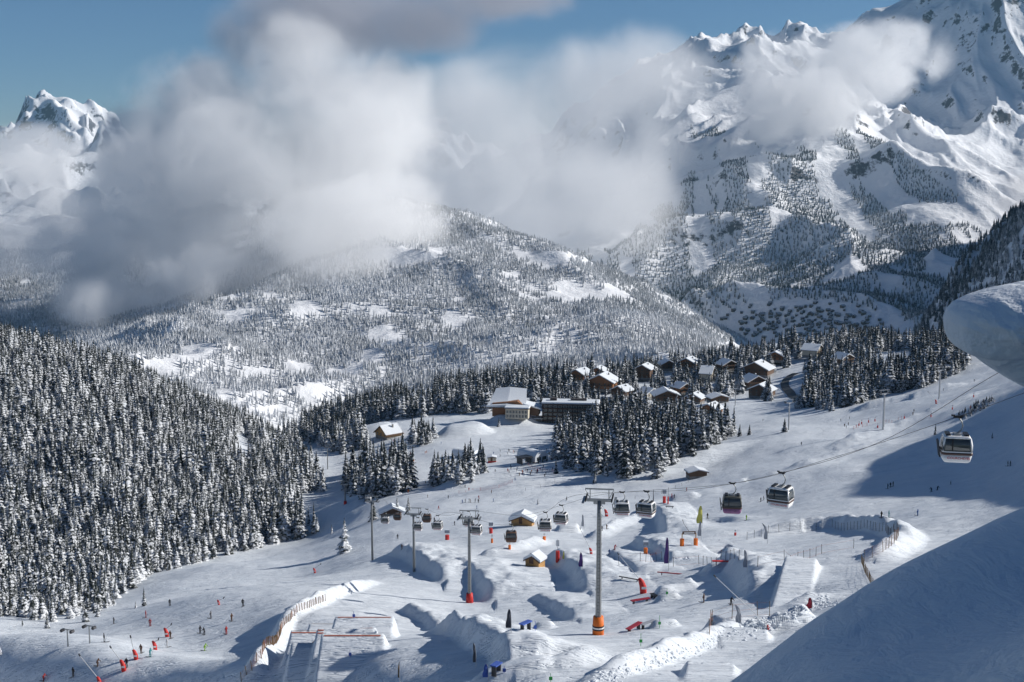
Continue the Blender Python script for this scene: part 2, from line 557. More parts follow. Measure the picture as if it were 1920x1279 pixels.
right_pts = [P(*q) for q in [
    (1450,625,4500),(1600,605,4700),(1500,575,5200),(1650,575,4900),(1560,640,4400),
    (1300,530,5500),(1200,470,6200),(1130,430,6600),(1250,440,6300),
    (1500,500,5700),(1400,410,6400),(1620,420,6200),(1500,310,7000),(1310,330,7200),(1600,310,7000),(1590,205,7700),(1480,215,7800),
    (1660,255,7500),(1760,305,7100),(1845,375,6500),(1700,430,6000),(1780,400,6100),(1720,520,5300),
    (1250,225,8400),(1320,115,9300),(1382,107,9300),(1450,70,9800),
    (1640,42,10800),(1720,10,10600),(1800,-15,10200),(1930,-60,10000),(2100,40,9800),(1690,160,9700),(1850,160,9200),(1900,300,8000),(1770,250,8700),
    (1200,120,9800),(1050,260,9600),(900,330,9600),(1100,340,8200),(2080,330,8000),(2000,420,6500),(1950,500,5600),
]] + [rel(*q) for q in [(1300,13000,300),(1700,13500,700),(2000,13000,800),(900,12500,-300),(1100,5200,-760),(900,5200,-760),(1400,3800,-690),(1750,3800,-660),(2000,3800,-560),
    (1000,7200,-500),(2300,8000,-100),(2480,5600,800),(2560,4900,880),(2600,4300,700),(3000,6500,0),(2300,6300,250),(2150,4700,-150),(1400,4200,-700)]]
rmt, rmt_obj = mountain("snowy_mountain", right_pts, np.concatenate([np.linspace(-0.06, 0.42, 560), np.linspace(0.425, 0.95, 70)]), np.geomspace(3800, 12500, 520), M["high"], 120, 1400, 33, True, 10, 240, 620.0, 36.0, 0.9, 380.0, 32.0)

peak_pts = [P(*q) for q in [
    (30,240,14000),(72,212,14000),(100,208,14000),(135,214,13900),(185,252,13600),(255,292,13200),(0,262,13800),(-80,260,13800),(-300,330,13500),
    (100,300,12700),(200,330,12200),(60,400,11200),(300,400,11400),(500,330,13000),(690,290,13500),(780,215,14000),(850,270,13800),(1000,330,13500),(600,420,11000),(900,420,11000),
    (140,250,13400),(400,300,13200),
]] + [rel(*q) for q in [(0,15500,0),(100,15800,300),(400,15500,-300),(800,15500,200),(1050,15000,-300),(-300,15500,-200),(0,9500,-700),(400,9500,-800),(900,9500,-800),(-300,9500,-700)]]
peak, peak_obj = mountain("far_peak", peak_pts, np.linspace(-0.56, 0.06, 300), np.geomspace(9600, 15500, 220), M["high"], 190, 1500, 71, True, 12, 300, 700.0, 60.0, 0.0, 420.0, 90.0)

side_pts = [P(*q) for q in [
    (1990,330,2300),(1920,392,2350),(1880,432,2400),(1800,512,2450),(1745,585,2500),(1712,635,2550),(1690,660,2600),
    (1920,480,2150),(1850,580,2150),(1790,645,2200),(1990,450,2100),(1930,620,1950),(2200,250,2250),(2200,450,2050),
]] + [rel(*q) for q in [(1640,2500,-470),(1640,2900,-560),(1900,3000,-330),(2200,3000,-120),(1700,1900,-400),(2000,1800,-330),(2300,1800,-250)]]
side, side_obj = mountain("wooded_spur", side_pts, np.linspace(0.275, 0.62, 120), np.geomspace(1850, 2950, 110), M["forest_floor"], 22, 260, 91, True)

# the snow bank in front of the camera, lower right
bank_pts = [P(*q) for q in [
    (1250,1400,26),(1370,1279,30),(1500,1187,31),(1640,1098,32),(1780,1032,33),(1920,972,34),(2100,900,35),
    (1500,1330,19),(1700,1290,18),(1920,1279,15),(1640,1200,24),(1800,1150,24),(1920,1120,24),(2150,1050,24),
]] + [np.array(q, float) for q in [(2,12,236),(12,8,245.5),(0,20,234),(4,45,224),(10,50,222),(20,52,224),(36,50,246),(30,30,256),(28,12,255),(2,34,232),(44,40,262),(44,20,261)]]
bank_spl = Spline(bank_pts)
bank = Relief(np.linspace(0.05, 1.6, 120), np.geomspace(9, 56, 90), lambda x, y: bank_spl(x, y) + 0.05 * fbm(x / 2.5, y / 2.5, 3, 8))
bank_obj = bank.mesh("snow_bank", M["bank"])
# ------------------------------------------------------------------ conifers
def tree_mat(name, snow_lo, snow_hi, green=(0.022, 0.034, 0.026), scale=1.0, snow=(0.74, 0.76, 0.79), patch=0.0):
    m, nt, b = new_mat(name)
    geo = N(nt, "ShaderNodeNewGeometry")
    oi = N(nt, "ShaderNodeObjectInfo")
    sep = N(nt, "ShaderNodeSeparateXYZ")
    nt.links.new(geo.outputs["True Normal"], sep.inputs[0])
    up = math_n(nt, 'ABSOLUTE', sep.outputs[2])
    n1 = noise(nt, geo.outputs["Position"], 0.7 * scale, 4, 0.7)
    s = math_n(nt, 'ADD', n1, math_n(nt, 'MULTIPLY', math_n(nt, 'SUBTRACT', up, 0.75), 0.35))
    s = math_n(nt, 'ADD', s, math_n(nt, 'MULTIPLY', math_n(nt, 'SUBTRACT', oi.outputs["Random"], 0.5), 0.10))
    if patch:
        s = math_n(nt, 'ADD', s, math_n(nt, 'MULTIPLY', math_n(nt, 'SUBTRACT', noise(nt, geo.outputs["Position"], 0.0035, 3), 0.5), patch))
    f = mapr(nt, s, snow_lo, snow_hi, 0.0, 1.0)
    g2 = mixc(nt, oi.outputs["Random"], green, tuple(c * 1.8 for c in green))
    col = mixc(nt, f, g2, snow)
    nt.links.new(col, b.inputs["Base Color"])
    b.inputs["Roughness"].default_value = 0.8
    b.inputs["Specular IOR Level"].default_value = 0.1
    return m

M["needles_snowy"] = tree_mat("needles_under_fresh_snow", 0.40, 0.55, (0.030, 0.036, 0.034))
M["needles"] = tree_mat("dark_needles_with_snow", 0.44, 0.58, (0.022, 0.028, 0.030))
M["needles_frost"] = tree_mat("frosted_needles", 0.02, 0.56, (0.085, 0.095, 0.105), 0.12, patch=0.6)
M["needles_gorge"] = tree_mat("half_frosted_needles", 0.26, 0.68, (0.035, 0.045, 0.055), 0.12, patch=0.5)
M["bark"] = plain("bark", (0.05, 0.035, 0.028), 0.9)

def crown_mesh(name, seed, mat, levels=11, per=8, width=0.17, lean=0.0):
    """tiers of drooping branches round a tapering core; the tree is one unit tall"""
    r = random.Random(seed)
    co, fa = [], []
    def tri(a, b, c):
        k = len(co)
        co.extend([a, b, c])
        fa.append((k, k + 1, k + 2))
    for i in range(levels):
        t = i / (levels - 1)
        h = 0.10 + 0.86 * t ** 0.92
        L0 = width * (1 - t) ** 0.85 + 0.012
        n = max(3, int(per * (1 - 0.55 * t)))
        a0 = r.random() * 6.28
        for k in range(n):
            if r.random() < 0.10:
                continue
            a = a0 + 6.283 * k / n + r.uniform(-0.25, 0.25)
            L = L0 * r.uniform(0.62, 1.22)
            w = L * r.uniform(0.42, 0.62)
            dr = L * r.uniform(0.35, 0.75)
            ca, sa = math.cos(a), math.sin(a)
            base = (0, 0, h + 0.03 + 0.02 * r.random())
            mid = (ca * L * 0.62, sa * L * 0.62, h - dr * 0.35)
            tip = (ca * L, sa * L, h - dr)
            lf = (ca * L * 0.66 - sa * w, sa * L * 0.66 + ca * w, h - dr * 0.85)
            rt = (ca * L * 0.66 + sa * w, sa * L * 0.66 - ca * w, h - dr * 0.85)
            tri(base, rt, mid)
            tri(base, mid, lf)
            tri(mid, rt, tip)
            tri(mid, tip, lf)
    # core
    for k in range(6):
        a, b2 = 6.283 * k / 6, 6.283 * (k + 1) / 6
        tri((math.cos(a) * width * 0.5, math.sin(a) * width * 0.5, 0.07), (math.cos(b2) * width * 0.5, math.sin(b2) * width * 0.5, 0.07), (0, 0, 1.0))
    me = bpy.data.meshes.new(name)
    me.from_pydata(co, [], fa)
    me.materials.append(mat)
    return me

def trunk_mesh(name):
    bm = bmesh.new()
    bmesh.ops.create_cone(bm, segments=6, radius1=0.016, radius2=0.004, depth=0.9, cap_ends=True, matrix=Matrix.Translation((0, 0, 0.40)))
    me = bpy.data.meshes.new(name)
    bm.to_mesh(me)
    bm.free()
    me.materials.append(M["bark"])
    return me

def low_tree_mesh(name, seed, mat):
    r = random.Random(seed)
    co, fa = [], []
    for (h0, h1, w) in ((0.03, 0.55, 0.19), (0.30, 0.80, 0.145), (0.55, 1.0, 0.09)):
        n = 5
        a0 = r.random() * 6.28
        k0 = len(co)
        for k in range(n):
            a = a0 + 6.283 * k / n
            ww = w * r.uniform(0.7, 1.25)
            co.append((math.cos(a) * ww, math.sin(a) * ww, h0 + r.uniform(-0.04, 0.04)))
        co.append((r.uniform(-0.02, 0.02), r.uniform(-0.02, 0.02), h1))
        for k in range(n):
            fa.append((k0 + k, k0 + (k + 1) % n, k0 + n))
    me = bpy.data.meshes.new(name)
    me.from_pydata(co, [], fa)
    me.materials.append(mat)
    return me

TRUNK = trunk_mesh("trunk")
CROWN = {}
CROWN["snowy"] = [crown_mesh("crown", 100 + k, M["needles_snowy"], 10 + k % 3, 8 + k % 2, 0.15 + 0.013 * k) for k in range(8)]
CROWN["dark"] = [crown_mesh("crown", 200 + k, M["needles"], 10 + k % 3, 8 + k % 2, 0.16 + 0.014 * k) for k in range(8)]
CROWN["frost"] = [low_tree_mesh("crown", 300 + k, M["needles_frost"]) for k in range(4)]
CROWN["gorge"] = [low_tree_mesh("crown", 400 + k, M["needles_gorge"]) for k in range(4)]
LIB = {}
for kind, lst in CROWN.items():
    c = bpy.data.collections.new("library_" + kind)
    LIB[kind] = c
    for me in lst:
        c.objects.link(bpy.data.objects.new("crown_pattern", me))

def scatter(name, pts, scl, kind, label, category):
    """one uncountable mass of trees: a cloud of points that carries the crowns"""
    me = bpy.data.meshes.new(name)
    me.vertices.add(len(pts))
    me.vertices.foreach_set("co", np.asarray(pts, np.float32).ravel())
    a = me.attributes.new("scl", 'FLOAT', 'POINT')
    a.data.foreach_set("value", np.asarray(scl, np.float32))
    a = me.attributes.new("wid", 'FLOAT', 'POINT')
    a.data.foreach_set("value", (np.asarray(scl) * rng.uniform(0.78, 1.35, len(pts))).astype(np.float32))
    a = me.attributes.new("turn", 'FLOAT', 'POINT')
    a.data.foreach_set("value", rng.uniform(0, 6.28, len(pts)).astype(np.float32))
    a = me.attributes.new("pick", 'INT', 'POINT')
    a.data.foreach_set("value", rng.integers(0, 50, len(pts)).astype(np.int32))
    o = bpy.data.objects.new(name, me)
    COL.objects.link(o)
    ng = bpy.data.node_groups.new(name + "_scatter", 'GeometryNodeTree')
    ng.interface.new_socket("Geometry", in_out='INPUT', socket_type='NodeSocketGeometry')
    ng.interface.new_socket("Geometry", in_out='OUTPUT', socket_type='NodeSocketGeometry')
    nd, ln = ng.nodes, ng.links
    gi, go = nd.new("NodeGroupInput"), nd.new("NodeGroupOutput")
    ci = nd.new("GeometryNodeCollectionInfo")
    ci.inputs["Collection"].default_value = LIB[kind]
    ci.inputs["Separate Children"].default_value = True
    ci.inputs["Reset Children"].default_value = True
    ip = nd.new("GeometryNodeInstanceOnPoints")
    def attr(nm, ty):
        n = nd.new("GeometryNodeInputNamedAttribute")
        n.data_type = ty
        n.inputs["Name"].default_value = nm
        return n.outputs[0]
    cx = nd.new("ShaderNodeCombineXYZ")
    ln.new(attr("turn", 'FLOAT'), cx.inputs[2])
    ln.new(gi.outputs[0], ip.inputs["Points"])
    ln.new(ci.outputs[0], ip.inputs["Instance"])
    ip.inputs["Pick Instance"].default_value = True
    ln.new(attr("pick", 'INT'), ip.inputs["Instance Index"])
    ln.new(cx.outputs[0], ip.inputs["Rotation"])
    sx = nd.new("ShaderNodeCombineXYZ")
    aw = attr("wid", 'FLOAT')
    ln.new(aw, sx.inputs[0])
    ln.new(aw, sx.inputs[1])
    ln.new(attr("scl", 'FLOAT'), sx.inputs[2])
    ln.new(sx.outputs[0], ip.inputs["Scale"])
    ln.new(ip.outputs[0], go.inputs[0])
    md = o.modifiers.new("scatter", 'NODES')
    md.node_group = ng
    o["kind"] = "stuff"
    o["label"] = label
    o["category"] = category
    return o

def in_poly(px, py, poly):
    poly = np.array(poly, float)
    x1, y1 = poly[:, 0], poly[:, 1]
    x2, y2 = np.roll(x1, -1), np.roll(y1, -1)
    ins = np.zeros(px.shape, bool)
    for a, b, c, d in zip(x1, y1, x2, y2):
        cond = ((b > py) != (d > py)) & (px < (c - a) * (py - b) / (d - b + 1e-9) + a)
        ins ^= cond
    return ins

def jitter_grid(x0, x1, y0, y1, step):
    gx, gy = np.meshgrid(np.arange(x0, x1, step), np.arange(y0, y1, step))
    gx = gx + rng.uniform(-0.48, 0.48, gx.shape) * step
    gy = gy + rng.uniform(-0.48, 0.48, gy.shape) * step
    return gx.ravel(), gy.ravel()

# woods of the near valley: outline on the ground, distance range, spacing, tree height, snow, words
WOODS = [
    ("hill", [(-120,560),(0,612),(180,655),(350,725),(480,785),(560,845),(612,925),(562,925),(545,945),(602,1000),(450,1036),(280,1078),(200,1145),(90,1168),(-120,1140)], 320, 1130, 5.2, (11, 17.5), "snowy",
     "snow laden spruce in the front rows of the dense forest on the left hill", "spruces of the forest on the left hill"),
    ("flank", [(520,800),(600,795),(672,800),(690,840),(650,858),(600,838),(540,822)], 900, 1190, 7.0, (13, 20), "snowy",
     "snowy spruce on the knoll at the right foot of the forested hill", "spruces on the knoll beside the left hill"),
    ("band", [(555,775),(800,738),(1060,712),(1130,706),(1130,735),(1000,745),(1010,757),(925,775),(840,775),(760,785),(700,792),(640,818),(560,800)], 950, 1700, 6.6, (15, 22), "dark",
     "dark spruce in the wood behind the village meadow", "spruces in the wood behind the meadow"),
    ("clump", [(638,922),(645,893),(690,872),(740,868),(776,885),(778,918),(735,930),(680,935)], 600, 860, 6.6, (14, 20), "dark",
     "spruce in the dense clump left of the meadow piste", "spruces in the clump left of the meadow piste"),
    ("islet", [(808,912),(812,900),(860,893),(906,888),(908,905),(860,918)], 560, 800, 6.5, (13, 18), "dark",
     "spruce in the small island of trees in the middle of the piste", "spruces in the island of trees on the piste"),
    ("knot", [(762,828),(770,815),(812,815),(818,828),(790,838)], 800, 1000, 7.5, (13, 19), "dark",
     "spruce in the little knot of trees on the meadow edge", "spruces in the knot on the meadow edge"),
    ("middle", [(1045,795),(1100,772),(1200,775),(1290,785),(1378,815),(1300,850),(1232,895),(1150,914),(1135,893),(1070,880),(1040,862)], 540, 1000, 6.8, (14, 21), "dark",
     "dark spruce in the tongue of forest below the chalets", "spruces in the tongue of forest below the chalets"),
    ("chalet", [(1060,716),(1250,690),(1400,664),(1475,656),(1480,690),(1440,700),(1446,755),(1390,742),(1345,748),(1240,768),(1130,775),(1060,790),(1010,760)], 900, 1650, 6.8, (13, 19), "dark",
     "dark spruce standing among the chalets of the village", "spruces among the village chalets"),
    ("rightwood", [(1475,655),(1600,642),(1745,640),(1800,655),(1815,690),(1750,722),(1640,748),(1560,772),(1500,765),(1522,725),(1510,700)], 650, 1600, 7.0, (14, 21), "dark",
     "dark spruce in the wood along the upper right piste", "spruces along the upper right piste"),
]
CLEAR = [(1265,752,34,8),(1640,682,90,12),(1690,668,60,10),(1485,730,30,26),(960,765,46,24),(1065,788,56,22),(1130,742,30,16),(1088,722,20,13),(1122,714,16,9),(1207,722,17,17),(1420,706,24,15),(1416,732,26,24),
         (1290,698,20,13),(1250,702,16,12),(1340,772,40,16),(1128,832,30,12),(455,840,16,30),(1520,680,22,14),(782,742,34,15),(1245,764,22,14),(1325,722,22,13),(1250,722,18,10),(1180,750,26,8),(1215,790,40,6),(1090,820,26,8),(1380,722,20,8),(1166,756,16,11),(1278,750,14,10),(1302,765,14,9),(1362,708,15,9),(1455,692,15,10),(1580,698,15,10),(1215,756,14,9)]
woods_pts = []
for wi, (nm, poly, d0, d1, step, (h0, h1), kind, lab, grp) in enumerate(WOODS):
    pxs = [q[0] for q in poly]
    ua, ub = (min(pxs) - 960) / 2400 - 0.01, (max(pxs) - 960) / 2400 + 0.01
    gx, gy = jitter_grid(min(ua * d0, ua * d1), max(ub * d0, ub * d1), d0, d1, step)
    gz = near.z(gx, gy)
    qx, qy, qf = project(np.stack([gx, gy, gz], -1))
    ok = in_poly(qx, qy, poly)
    for (cx, cy_, rx, ry) in CLEAR:
        ok &= ((qx - cx) / rx) ** 2 + ((qy - cy_) / ry) ** 2 > 1.0
    ok &= fbm(gx / 38.0, gy / 38.0, 3, 40 + wi) > -0.62
    gx, gy, gz = gx[ok], gy[ok], gz[ok]
    h = np.clip(gy / 640.0, 0.55, 1.0) * rng.uniform(h0 * 0.8, h1 * 1.08, len(gx)) * (1 + 0.25 * fbm(gx / 40, gy / 40, 2, 77)) * np.where(rng.random(len(gx)) < 0.12, 0.6, 1.0)
    for q in zip(gx, gy, gz, h):
        woods_pts.append((*q, kind, lab, grp))
# single trees: foot of the tree, height in pixels of the photograph, snow, words
SINGLES = [
    (645,1036,72,"snowy","tall snowy spruce standing alone on the piste left of the pylons"),
    (270,1136,40,"snowy","slim snowy spruce alone at the foot of the forest, above the left piste"),
    (254,1140,16,"snowy","tiny snowy spruce beside the slim one below the forest"),
    (183,1156,36,"snowy","bushy snowy spruce at the forest foot, behind the two small T posts"),
    (160,1166,40,"snowy","broad snowy spruce leaning out of the forest foot at the left"),
    (88,1178,34,"snowy","low snowy spruce in front of the forest foot at far left"),
    (42,1174,20,"snowy","small snowy spruce on the open snow at the far left"),
    (0,1228,24,"dark","dark little spruce cut by the left edge of the picture"),
    (1115,905,30,"dark","small spruce alone on shaded snow left of the forest tongue"),
    (1042,888,32,"dark","single spruce at the lower end of the village wood, above shaded snow"),
    (1405,815,22,"dark","small spruce just right of the forest tongue"),
    (1386,818,26,"dark","small spruce touching the right end of the forest tongue"),
    (1470,810,30,"dark","round little spruce at the foot of the pale pylon"),
    (1495,765,30,"dark","spruce on the snow beside the winding road"),
    (1753,815,24,"dark","small dark spruce in the shade left of the big gondola"),
    (1860,822,13,"dark","tiny dark spruce in the shade right of the big gondola"),
    (1782,908,10,"dark","tiny dark shrub spruce in the shade below the big gondola"),
    (700,975,46,"snowy","slender snowy spruce behind the tall left pylon"),
    (1008,946,13,"dark","tiny spruce with snow at its foot on the shaded slope"),
    (1062,938,10,"dark","tiny spruce on the shaded slope left of the big pylon head"),
    (765,958,30,"snowy","spruce beside the half buried shed behind the pylons"),
    (745,962,34,"snowy","crooked spruce at the left end of the half buried shed"),
    (700,853,34,"dark","lone spruce on the crowded piste below the wooden hut"),
    (622,1000,20,"snowy","small snowy spruce at the right tip of the forest foot"),
    (935,800,20,"dark","lone pale tree on the meadow right of the knot of trees"),
    (1650,708,40,"dark","spruce standing on the bright clearing at the right"),
    (1675,690,26,"dark","thin spruce on the upper bright clearing at the right"),
]
woods_pts.sort(key=lambda q: -q[3] / q[1])
N_IND = 300 - len(SINGLES)
indiv = woods_pts[:N_IND]
rest = woods_pts[N_IND:]
cnt = 0
def make_tree(x, y, z, h, kind, lab, grp):
    global cnt
    cnt += 1
    e = bpy.data.objects.new("spruce_tree", None)
    e.empty_display_size = 0.5
    COL.objects.link(e)
    e.location = (x, y, z - 0.2)
    w_ = h * random.uniform(0.8, 1.3)
    e.scale = (w_, w_, h)
    e.rotation_euler = (random.uniform(-0.03, 0.03), random.uniform(-0.03, 0.03), random.uniform(0, 6.28))
    e["label"], e["category"], e["group"] = lab, "tree", grp
    t = bpy.data.objects.new("trunk", TRUNK)
    c = bpy.data.objects.new("crown", CROWN[kind][cnt % 8])
    for o in (t, c):
        COL.objects.link(o)
        o.parent = e
ORD = ["first", "second", "third", "fourth", "fifth", "sixth", "seventh", "eighth", "ninth", "tenth", "eleventh", "twelfth", "thirteenth", "fourteenth", "fifteenth", "sixteenth", "seventeenth", "eighteenth", "nineteenth", "twentieth", "twenty first", "twenty second", "twenty third", "twenty fourth", "twenty fifth", "twenty sixth", "twenty seventh", "twenty eighth"]
SECT = [(-500, "at the left edge of the picture"), (55, "left of the bushy one at the forest foot"), (110, "straight above the two tow posts"), (165, "above the bushy lone spruce"), (215, "left above the slim lone spruce"), (270, "right above the slim lone spruce"),
        (330, "in the middle of the forest foot"), (390, "right of the middle of the forest foot"), (450, "towards the right end of the forest foot"), (520, "at the right end of the forest foot"), (1120, "at the left end of the tongue"), (1180, "in the middle of the tongue"), (1240, "at the right end of the tongue"), (1400, "beyond the tongue")]
buckets = {}
for q in indiv:
    qx, qy, _ = project(np.array(q[:3]))
    sc_ = [s for x, s in SECT if qx >= x][-1]
    row = "front row" if qy > 1100 else ("second row" if qy > 1060 else "upper row")
    short = "snowy spruce on the left hill" if "left hill" in q[6] else "dark spruce of " + q[6].replace("spruces ", "").replace("in the", "the").replace("along the", "the edge of the").replace("on the", "the").replace("among the", "the")
    buckets.setdefault((short, row if "left hill" in q[6] else "", sc_ if qx < 620 or qx > 1100 else ""), []).append((qx, q))
for (short, row, sc_), lst in buckets.items():
    lst.sort(key=lambda e: e[0])
    for k, (qx, q) in enumerate(lst):
        lab = f"{short}, {ORD[min(k, 27)]} from left{' in the ' + row if row else ''}{', ' + sc_ if sc_ else ''}"
        lab = " ".join(lab.split()[:16])
        make_tree(*q[:5], lab, q[6])
for (px, py, hp, kind, lab) in SINGLES:
    p = near.hit(px, py)
    make_tree(p[0], p[1], p[2], hp * p[1] / 2400.0, kind, lab, "single spruces on the open snow")
for kind, lab, nm in (("snowy", "snow laden spruce forest covering the left hill", "hill_forest"), ("dark", "dark spruce woods round the village and pistes", "village_forest")):
    sel = [q for q in rest if q[4] == kind]
    scatter(nm, [q[:3] for q in sel], [q[3] for q in sel], kind, lab, "forest")

# far woods on the mountains
def far_wood(nm, rl, u0, u1, d0, d1, step, hts, mask, label, kind="frost"):
    gx, gy = jitter_grid(min(u0 * d0, u0 * d1), max(u1 * d0, u1 * d1), d0, d1, step)
    ok = (gx / gy > u0) & (gx / gy < u1)
    gx, gy = gx[ok], gy[ok]
    gz = rl.z(gx, gy)
    qx, qy, qf = project(np.stack([gx, gy, gz], -1))
    ok = mask(gx, gy, gz, qx, qy)
    gx, gy, gz = gx[ok], gy[ok], gz[ok]
    return scatter(nm, np.stack([gx, gy, gz], -1), rng.uniform(*hts, len(gx)), kind, label, "forest")

MEADOW = [(1090,548,100,18),(1040,483,45,12),(440,592,28,11),(570,578,28,16),(755,480,70,16),(730,630,46,16),(700,668,24,14),(855,600,24,14),(300,690,36,20),(425,735,24,7),(490,740,16,6),(510,768,36,8),(640,695,40,10),
          (560,690,30,10),(580,735,40,10),(480,700,26,8),(960,515,20,6),(1110,490,24,8),(1390,650,50,8),(820,470,24,7),(370,660,40,16)]
def mid_mask(x, y, z, qx, qy):
    ok = fbm(x / 420.0, y / 420.0, 4, 61) + 0.5 * fbm(x / 90.0, y / 90.0, 2, 62) > -0.68
    thin = np.clip((qy - 655) / 90, 0, 1) * 0.10
    ok &= rng.random(len(x)) > thin
    ok &= fbm(x / 60.0, y / 60.0, 3, 63) > -0.75 + thin * 1.6
    w = 1 + 0.9 * fbm(x / 60.0, y / 60.0, 4, 64)
    ok &= rng.random(len(x)) < np.clip(0.92 + 0.8 * fbm(x / 150.0, y / 150.0, 3, 65), 0.5, 1.0)
    for (cx, cy_, rx, ry) in MEADOW:
        ok &= ((qx - cx) / rx) ** 2 + ((qy - cy_) / ry) ** 2 > w
    return ok & (qy > 360) & (qy < 800)
far_wood("mountain_forest", mid, -0.47, 0.21, 2050, 5400, 8.6, (7, 18), mid_mask, "frosted forest covering the middle mountain")
def right_mask(x, y, z, qx, qy):
    gx, gy = rmt.slope(x, y, 25.0)
    gul = fbm(x / 150.0, y / 800.0, 4, 81) + 0.5 * fbm(x / 420.0, y / 420.0, 3, 82)
    lim = np.interp(qy, [225, 300, 420, 600], [0.70, 0.02, -0.18, -0.45])
    ok = gul > lim
    ok &= (qy > 235) & ~((qx > 1640) & (qy < 250 + (qx - 1640) * 0.75))
    ok &= ~((qx < 1290) & (qy < 470) & (qx + qy < 1620))
    ok &= ~(((qx - 1500) / 170) ** 2 + ((qy - 610) / 48) ** 2 < 1) 
    ok &= ~((qx > 1700) & (qy > 380) & (qx < 1850) & (qy < 420)) & (y < 8200)
    return ok
far_wood("gorge_forest", rmt, 0.05, 0.42, 4300, 8200, 14.5, (13, 22), right_mask, "frosted forest in the gullies of the snowy mountain", "gorge")
def side_mask(x, y, z, qx, qy):
    return (fbm(x / 90.0, y / 90.0, 3, 83) > -0.55) & ~((qx < 1720) & (qy > 560) & (fbm(x / 50, y / 50, 2, 84) > 0.0))
far_wood("spur_forest", side, 0.28, 0.6, 1900, 2900, 10.0, (14, 24), side_mask, "shaded frosted forest on the spur at the right edge", "gorge")
print("trees", len(indiv), len(rest))
# ------------------------------------------------------------------ building kit
class MB:
    def __init__(self):
        self.v, self.f, self.m = [], [], []
    def add(self, vs, fs, mi=0, mat=None):
        k = len(self.v)
        if mat is not None:
            vs = [tuple(mat @ Vector(q)) for q in vs]
        self.v += [tuple(q) for q in vs]
        self.f += [tuple(i + k for i in q) for q in fs]
        self.m += [mi] * len(fs)
        return self
    def box(self, c, s, mi=0, rz=0.0, taper=(1, 1), mat=None):
        x, y, z = s[0] / 2, s[1] / 2, s[2] / 2
        a, b = taper
        vs = [(-x, -y, -z), (x, -y, -z), (x, y, -z), (-x, y, -z), (-x * a, -y * b, z), (x * a, -y * b, z), (x * a, y * b, z), (-x * a, y * b, z)]
        T = Matrix.Translation(Vector(c)) @ Matrix.Rotation(rz, 4, 'Z')
        if mat is not None:
            T = mat @ T
        return self.add(vs, [(0, 3, 2, 1), (4, 5, 6, 7), (0, 1, 5, 4), (1, 2, 6, 5), (2, 3, 7, 6), (3, 0, 4, 7)], mi, T)
    def tube(self, pts, r, n=6, mi=0, caps=True):
        pts = [Vector(q) for q in pts]
        rs = r if isinstance(r, (list, tuple)) else [r] * len(pts)
        k = len(self.v)
        up = Vector((0, 0, 1))
        for i, p in enumerate(pts):
            t = (pts[min(i + 1, len(pts) - 1)] - pts[max(i - 1, 0)]).normalized()
            a = t.cross(up)
            if a.length < 0.05:
                a = t.cross(Vector((0, 1, 0)))
            a.normalize()
            b = a.cross(t)
            for j in range(n):
                w = 6.28318 * j / n
                self.v.append(tuple(p + (a * math.cos(w) + b * math.sin(w)) * rs[i]))
        for i in range(len(pts) - 1):
            for j in range(n):
                q, q2 = k + i * n + j, k + i * n + (j + 1) % n
                self.f.append((q, q2, q2 + n, q + n))
                self.m.append(mi)
        if caps:
            self.f.append(tuple(k + j for j in range(n))[::-1])
            self.f.append(tuple(k + (len(pts) - 1) * n + j for j in range(n)))
            self.m += [mi, mi]
        return self
    def prism(self, poly, y0, y1, mi=0, mat=None):
        """poly: (x, z) outline, counter clockwise seen from -y, pushed from y0 to y1"""
        n = len(poly)
        vs = [(a, y0, b) for a, b in poly] + [(a, y1, b) for a, b in poly]
        fs = [tuple(range(n)), tuple(range(2 * n - 1, n - 1, -1))]
        fs += [((i + 1) % n, i, i + n, (i + 1) % n + n) for i in range(n)]
        return self.add(vs, fs, mi, mat)
    def rings(self, rings, mi=0, close=True, caps=True):
        k, n = len(self.v), len(rings[0])
        for rg in rings:
            self.v += [tuple(q) for q in rg]
        for i in range(len(rings) - 1):
            for j in range(n if close else n - 1):
                q, q2 = k + i * n + j, k + i * n + (j + 1) % n
                self.f.append((q, q2, q2 + n, q + n))
                self.m.append(mi)
        if caps:
            self.f.append(tuple(k + j for j in range(n))[::-1])
            self.f.append(tuple(k + (len(rings) - 1) * n + j for j in range(n)))
            self.m += [mi, mi]
        return self
    def mesh(self, name, mats, smooth=False):
        me = bpy.data.meshes.new(name)
        me.from_pydata(self.v, [], self.f)
        for m_ in (mats if isinstance(mats, (list, tuple)) else [mats]):
            me.materials.append(m_)
        me.polygons.foreach_set("material_index", self.m)
        if smooth:
            me.polygons.foreach_set("use_smooth", [True] * len(self.f))
        me.update()
        return me
    def build(self, name, mats, parent=None, smooth=False):
        o = bpy.data.objects.new(name, self.mesh(name, mats, smooth))
        COL.objects.link(o)
        o.parent = parent
        return o

def tag(o, label, cat, group=None):
    o["label"], o["category"] = label, cat
    if group:
        o["group"] = group
    return o
def thing(name, label, cat, loc=(0, 0, 0), rz=0.0, group=None, scale=1.0):
    o = bpy.data.objects.new(name, None)
    o.empty_display_size = 0.5
    COL.objects.link(o)
    o.location = loc
    o.rotation_euler = (0, 0, rz)
    o.scale = (scale, scale, scale)
    return tag(o, label, cat, group)
def copy_tree(o, parent=None):
    c = o.copy()
    COL.objects.link(c)
    c.parent = parent
    for ch in o.children:
        copy_tree(ch, c)
    return c
def ground(px, py, dmin=0.0):
    return Vector(near.hit(px, py, dmin))
def on(x, y):
    return Vector((x, y, float(near.z(x, y))))

